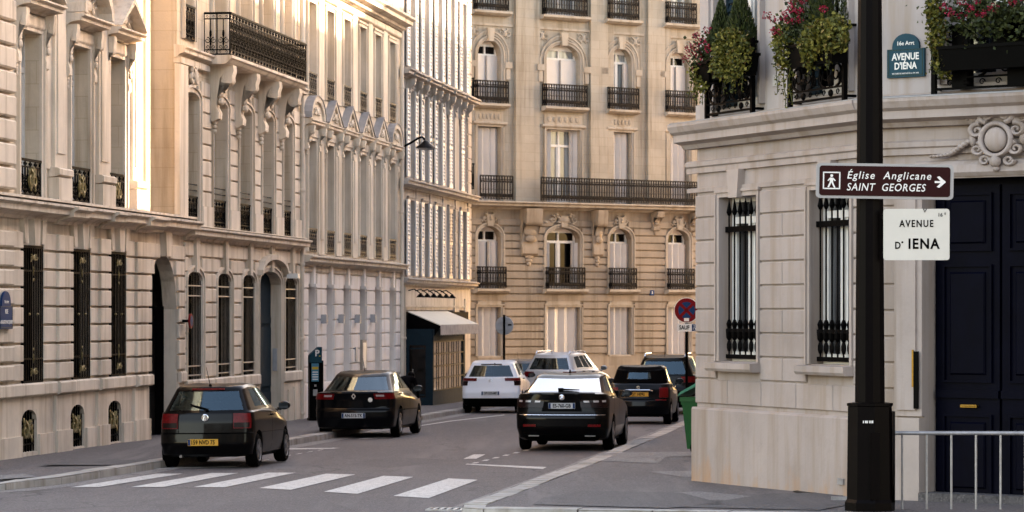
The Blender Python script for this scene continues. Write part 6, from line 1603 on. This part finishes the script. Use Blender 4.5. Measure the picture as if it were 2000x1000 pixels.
def trailing(label, fr, clumps, y, n, size=.055, strands=(), mat='leaf_yellow'):
    u, z = clumps[0][0], clumps[0][1]
    p = fr.w((u, y, z)); t = empty('trailing_plant', p, fr.ang); tag(t, label, 'plant', None); m = MB()
    for cu, cz, ru, rz, ry, k in clumps:
        for _ in range(int(n * k)):
            a, b = rn.uniform(0, 6.283), math.acos(rn.uniform(-1, 1)); rr = rn.uniform(.35, 1) ** .5
            f = 1 + .2 * math.sin(3 * a + 5 * b)
            leaf(m, (cu - u + ru * rr * f * math.sin(b) * math.cos(a), ry * rr * math.sin(b) * math.sin(a) - .02, cz - z + rz * rr * f * math.cos(b)), size)
    for su, sz, ln, du in strands:
        k = 0.0
        while k < ln:
            q = k / ln; leaf(m, (su - u + du * q + .035 * math.sin(k * 13) + rn.uniform(-.04, .04), rn.uniform(-.07, .03), sz - z - k + rn.uniform(-.03, .03)), size * (.95 - .35 * q)); k += .011
    obj('foliage', m, M[mat], t, None, False, False)
    m = MB()
    for su, sz, ln, du in strands: m.tube([(su - u + du * q + .035 * math.sin(ln * q * 13), -.02, sz - z - ln * q) for q in (0, .2, .4, .6, .8, 1)], .006, 4)
    if strands: obj('stem', m, M['leaf_mid'], t)
    return t
def geranium(label, fr, u, z, y, wu, hz, heads, nl=260, scatter=None):
    p = fr.w((u, y, z)); t = empty('geranium', p, fr.ang); tag(t, label, 'flowers'); m = MB()
    for _ in range(nl): leaf(m, (rn.gauss(0, wu * .45), rn.gauss(0, .07), rn.gauss(0, hz * .4)), .06)
    obj('foliage', m, M['leaf_mid'], t, None, False, False); m = MB(); st_ = MB()
    for du, dz in heads:
        cy = rn.uniform(-.22, -.06)
        for _ in range(34):
            if _ == 0: m = MB()
            a, b = rn.uniform(0, 6.283), math.acos(rn.uniform(-1, 1)); leaf(m, (du + .055 * math.sin(b) * math.cos(a), cy + .055 * math.sin(b) * math.sin(a), dz + .045 * math.cos(b)), .03)
        obj('flower_head', m, M['petal'], t, None, False, False)
        st_.tube([(du * .5, -.02, dz - .25), (du * .9, cy * .6, dz - .1), (du, cy, dz)], .006, 4)
    obj('stems', st_, M['leaf_mid'], t); return t
zr = 6.08
def zq(y, Z=45.5): return wz(y, Z)
planter('black window box with red geraniums hung on the balcony rail nearest the street', FR, .72, 1.25, zq(122), -.28)
planter('black window box under yellow green ivy on the balcony rail nearest the street', FR, 1.3, 2.4, zq(118), -.28)
planter('black window box hung on the middle balcony rail above the second window grille', FR, 3.75, 5.1, zq(92, 43), -.28)
conifer('topiary_conifer', 'slim cone shaped conifer behind red flowers, leftmost on the balconies', FR.w((.86, -.02, zq(105))), .82, .20)
conifer('topiary_conifer', 'wider cone shaped conifer beside the window frame on the balcony nearest the street', FR.w((1.52, -.02, zq(112))), .92, .29)
conifer('topiary_conifer', 'dark conifer with cropped top, left one of the pair on the middle balcony', FR.w((3.75, -.02, zq(70, 43.3))), 1.6, .32)
conifer('topiary_conifer', 'dark conifer with cropped top, right one of the pair on the middle balcony', FR.w((4.50, -.02, zq(70, 42.8))), 1.7, .38)
geranium('red geraniums spilling over the left edge of the balcony nearest the street', FR, 0.96, zq(105), -.32, .34, .36, [(-.30, .12), (-.22, .03), (-.12, .18), (.0, .1), (.12, .25), (.2, .33), (.05, -.10), (-.34, -.05), (-.05, .0), (.22, .16), (-.2, -.18), (.3, .06)], 300)
geranium('red geraniums sticking up between the conifers on the middle balcony', FR, 3.90, zq(55, 43.2), -.32, .42, .34, [(-.52, .18), (-.46, .12), (-.1, .12), (.05, .16), (.2, .2), (.32, .28), (.1, .05), (-.2, -.08), (.42, .14), (-.34, -.05), (.5, .3), (.25, .05), (1.1, .12)], 330)
trailing('rounded mass of yellow green ivy hanging over the balcony nearest the street', FR, [(1.93, zq(98), .42, .24, .16, 1), (1.73, zq(132), .34, .22, .14, .5), (2.25, zq(122), .24, .24, .14, .4), (2.05, zq(145), .36, .16, .12, .25)], -.36, 1500, .055, [(1.75, zq(140), .35, .0), (2.0, zq(150), .3, .03), (2.3, zq(140), .36, .04)])
trailing('thin ivy strands hanging below the red flowers at the left corner of the balcony', FR, [(0.79, zq(135), .16, .16, .1, .2), (0.94, zq(165), .22, .1, .1, .2)], -.36, 700, .055, [(0.64, zq(140), .35, -.1), (0.84, zq(140), .45, 0), (1.00, zq(150), .4, .03)])
trailing('yellow green ivy bush hanging at the right of the middle balcony', FR, [(4.65, zq(85, 42.8), .42, .26, .16, 1), (5.10, zq(80, 42.6), .36, .26, .16, .6), (4.50, zq(110, 43), .22, .22, .12, .3)], -.36, 1300, .06, [(4.45, zq(110, 43), .3, .0), (4.95, zq(105, 43), .3, .03)])
trailing('long thin ivy tendrils trailing at the left of the middle balcony', FR, [(3.67, zq(95, 43.3), .26, .30, .13, .55), (3.52, zq(75, 43.3), .18, .2, .1, .25)], -.36, 900, .055, [(3.47, zq(90, 43.3), .65, -.06), (3.62, zq(110, 43.3), .72, .06), (3.77, zq(120, 43.3), .62, .10), (3.52, zq(70, 43.3), .4, -.12)])
q0 = QU(1850)
planter('long black window box on the right hand balcony over the door', FQ, q0 + .1, q0 + 1.65, wz(95, 40.6), -.28)
trailing('ivy climbing the left post of the right hand balcony above the door', FQ, [(q0 + .02, wz(60, 40.8), .13, .34, .1, .5), (q0 - .02, wz(20, 40.8), .12, .25, .1, .3), (q0 + .12, wz(130, 40.8), .13, .18, .1, .2)], -.28, 1200, .05, [(q0 - .02, wz(30, 40.8), .75, -.06), (q0 + .1, wz(60, 40.8), .6, .04), (q0 + .2, wz(100, 40.8), .35, .0)])
geranium('dense dark geraniums with red heads on the right hand balcony above the door', FQ, q0 + .85, wz(35, 40.7), -.34, .85, .40, [(-.62, .10), (-.5, .02), (-.38, -.03), (-.3, .14), (-.2, .05), (-.1, .16), (.1, .05), (.25, .2), (.4, .1), (-.05, -.02), (.55, .16)], 1500)
p = FQ.w((q0 + 1.12, -.05, 5.35)); m = MB(); m.box(-.42, .42, -.02, .12, .05, .72); m.box(-.16, .16, -.10, .10, -.22, .05); t = obj('balcony_pot', m, M['plastic']); t.location = p; t.rotation_euler = (0, 0, FQ.ang); tag(t, 'dark trough and pot standing inside the right hand balcony railing', 'planter')
p = FQ.w((q0 + .26, -.05, 5.13)); m = MB(); taper(m, (-.11, .11, -.09, .09), (-.11, .11, -.09, .09), 0, .78); m.box(-.13, .13, -.11, .11, .74, .80); t = obj('balcony_pot', m, M['plastic']); t.location = p; t.rotation_euler = (0, 0, FQ.ang); tag(t, 'tall narrow dark planter at the left end of the right hand balcony', 'planter')

# ---------------------------------------------------------------- person beyond the saloon car
def person(X, Z, head):
    t = empty('person', (X, Z, lift(X, Z)), -R(head)); tag(t, 'person with dark hair and dark jacket bending forward behind the black saloon', 'person')
    me = bpy.data.meshes.new('body')
    V = [(0, 0, .86), (0, .09, .97), (0, .22, 1.03), (0, .35, 1.03), (0, .44, 1.01), (0, .50, 1.03), (0, .53, 1.11),
         (.10, 0, .82), (.11, .10, .46), (.11, .02, .08), (.11, .14, .04), (-.10, 0, .82), (-.11, -.06, .47), (-.11, -.16, .10), (-.11, -.05, .04),
         (.17, .35, 1.02), (.21, .42, .78), (.18, .56, .63), (.17, .62, .57), (-.17, .35, 1.02), (-.22, .40, .77), (-.18, .52, .61), (-.17, .58, .55)]
    E = [(0, 1), (1, 2), (2, 3), (3, 4), (4, 5), (5, 6), (0, 7), (7, 8), (8, 9), (9, 10), (0, 11), (11, 12), (12, 13), (13, 14), (3, 15), (15, 16), (16, 17), (17, 18), (3, 19), (19, 20), (20, 21), (21, 22)]
    Rr = [.14, .135, .14, .13, .06, .055, .085, .10, .065, .045, .05, .10, .065, .045, .05, .07, .048, .036, .03, .07, .048, .036, .03]
    me.from_pydata(V, E, []); o = bpy.data.objects.new('body', me); C.objects.link(o)
    md = o.modifiers.new('skin', 'SKIN')
    for i, r in enumerate(Rr): me.skin_vertices[0].data[i].radius = (r, r)
    me.skin_vertices[0].data[0].use_root = True
    o.modifiers.new('sub', 'SUBSURF').levels = 2
    dg = bpy.context.evaluated_depsgraph_get(); dg.update(); nm = bpy.data.meshes.new_from_object(o.evaluated_get(dg)); bpy.data.objects.remove(o)
    nm.name = 'body'; nm.polygons.foreach_set('use_smooth', [True] * len(nm.polygons)); nm.materials.clear(); nm.materials.append(M['cloth'])
    b = bpy.data.objects.new('body', nm); C.objects.link(b); b.parent = t
    m = MB(); m.blob((0, .575, 1.09), (.075, .095, .115), 14, 10); m.blob((0, .67, 1.07), (.014, .022, .022), 6, 5)
    for s_ in (-1, 1):
        m.blob((s_ * .078, .565, 1.085), (.012, .024, .034), 6, 5)
        px, py, pz = s_ * .172, (.64 if s_ > 0 else .60), (.53 if s_ > 0 else .51)
        m.blob((px, py, pz), (.022, .04, .045), 8, 6)
        for k in range(4): m.tube([(px + (k - 1.5) * .012, py + .02, pz - .02), (px + (k - 1.5) * .013, py + .035, pz - .06 - .004 * k), (px + (k - 1.5) * .013, py + .03, pz - .09)], [.009, .008, .006], 5)
        m.tube([(px - s_ * .02, py + .01, pz), (px - s_ * .04, py + .03, pz - .03), (px - s_ * .04, py + .035, pz - .055)], [.010, .009, .006], 5)
    sk = obj('head', m, M['skin'], t, None, 60)
    m = MB(); m.blob((0, .545, 1.125), (.094, .105, .11), 14, 10); m.blob((0, .50, 1.08), (.085, .07, .10), 12, 8); obj('hair', m, M['hair'], sk, None, 60)
person(wx(787, 78.5), 78.5, 20)

# ---------------------------------------------------------------- across the avenue behind the camera: seen mirrored in the cars and windows
M['stone_dim'] = stone('shade-darkened stone', (.02, .017, .014), .7)  # stone colour darkened so the cars mirror a shaded house
M['leaf_tree'] = leafmat('dark tree leaves', [(0, (.003, .004, .0015)), (1, (.009, .011, .003))])
FB = Frame(30, -34, -1, .12)
B7 = Bld('avenue_house', 'pale stone row house across the avenue mirrored in the car windows', 'house', FB, 0, 0)
m = MB(); ow = [(2 + 3.4 * i, 3.2 + 3.4 * i, z, z + 2.4) for i in range(18) for z in (1.0, 5.2, 8.8, 12.4)]
wall(m, 0, 66, 0, 16, ow, 0, .3); m.box(0, 66, .5, 10, 0, 16); B7.part('wall', m, 'stone_dim'); m = MB()
for o in ow: m.quad((o[0], .28, o[2]), (o[1], .28, o[2]), (o[1], .28, o[3]), (o[0], .28, o[3]))
B7.part('window', m, 'pane_dark')
for i, (x, y, h) in enumerate(((-19, -9, 11), (-12.5, -10, 13), (6.5, -11, 12.5), (13, -11.5, 11.5), (20, -12, 12), (-6, -12, 11), (0.3, -13, 12))):
    t = empty('avenue_tree', (x, y, gz(y))); tag(t, ['broad', 'tall', 'dense', 'rounded', 'spreading', 'slender', 'drooping'][i] + ' leafy avenue tree across the road, only mirrored in the cars', 'tree', 'trees along the avenue')
    m = MB(); m.tube([(0, 0, 0), (.1, 0, h * .3), (0, .1, h * .6), (.1, 0, h * .9)], [.25, .2, .13, .03], 8)
    for k in range(7): a = k * .9; m.tube([(0, 0, h * (.3 + .07 * k)), (1.2 * math.cos(a), 1.2 * math.sin(a), h * (.42 + .07 * k)), (2.2 * math.cos(a), 2.2 * math.sin(a), h * (.5 + .07 * k))], [.1, .06, .02], 5)
    obj('trunk', m, M['dark'], t); m = MB()
    for k in range(44):
        a, b = rn.uniform(0, 6.283), math.acos(rn.uniform(-1, 1)); rr = rn.random() ** .4; cx, cy, cz = 3.6 * rr * math.sin(b) * math.cos(a), 3.2 * rr * math.sin(b) * math.sin(a), h * .58 + h * .40 * rr * math.cos(b)
        for _ in range(60): leaf(m, (cx + rn.gauss(0, .5), cy + rn.gauss(0, .5), cz + rn.gauss(0, .45)), .34)
    obj('crown', m, M['leaf_tree'], t, None, False, False)
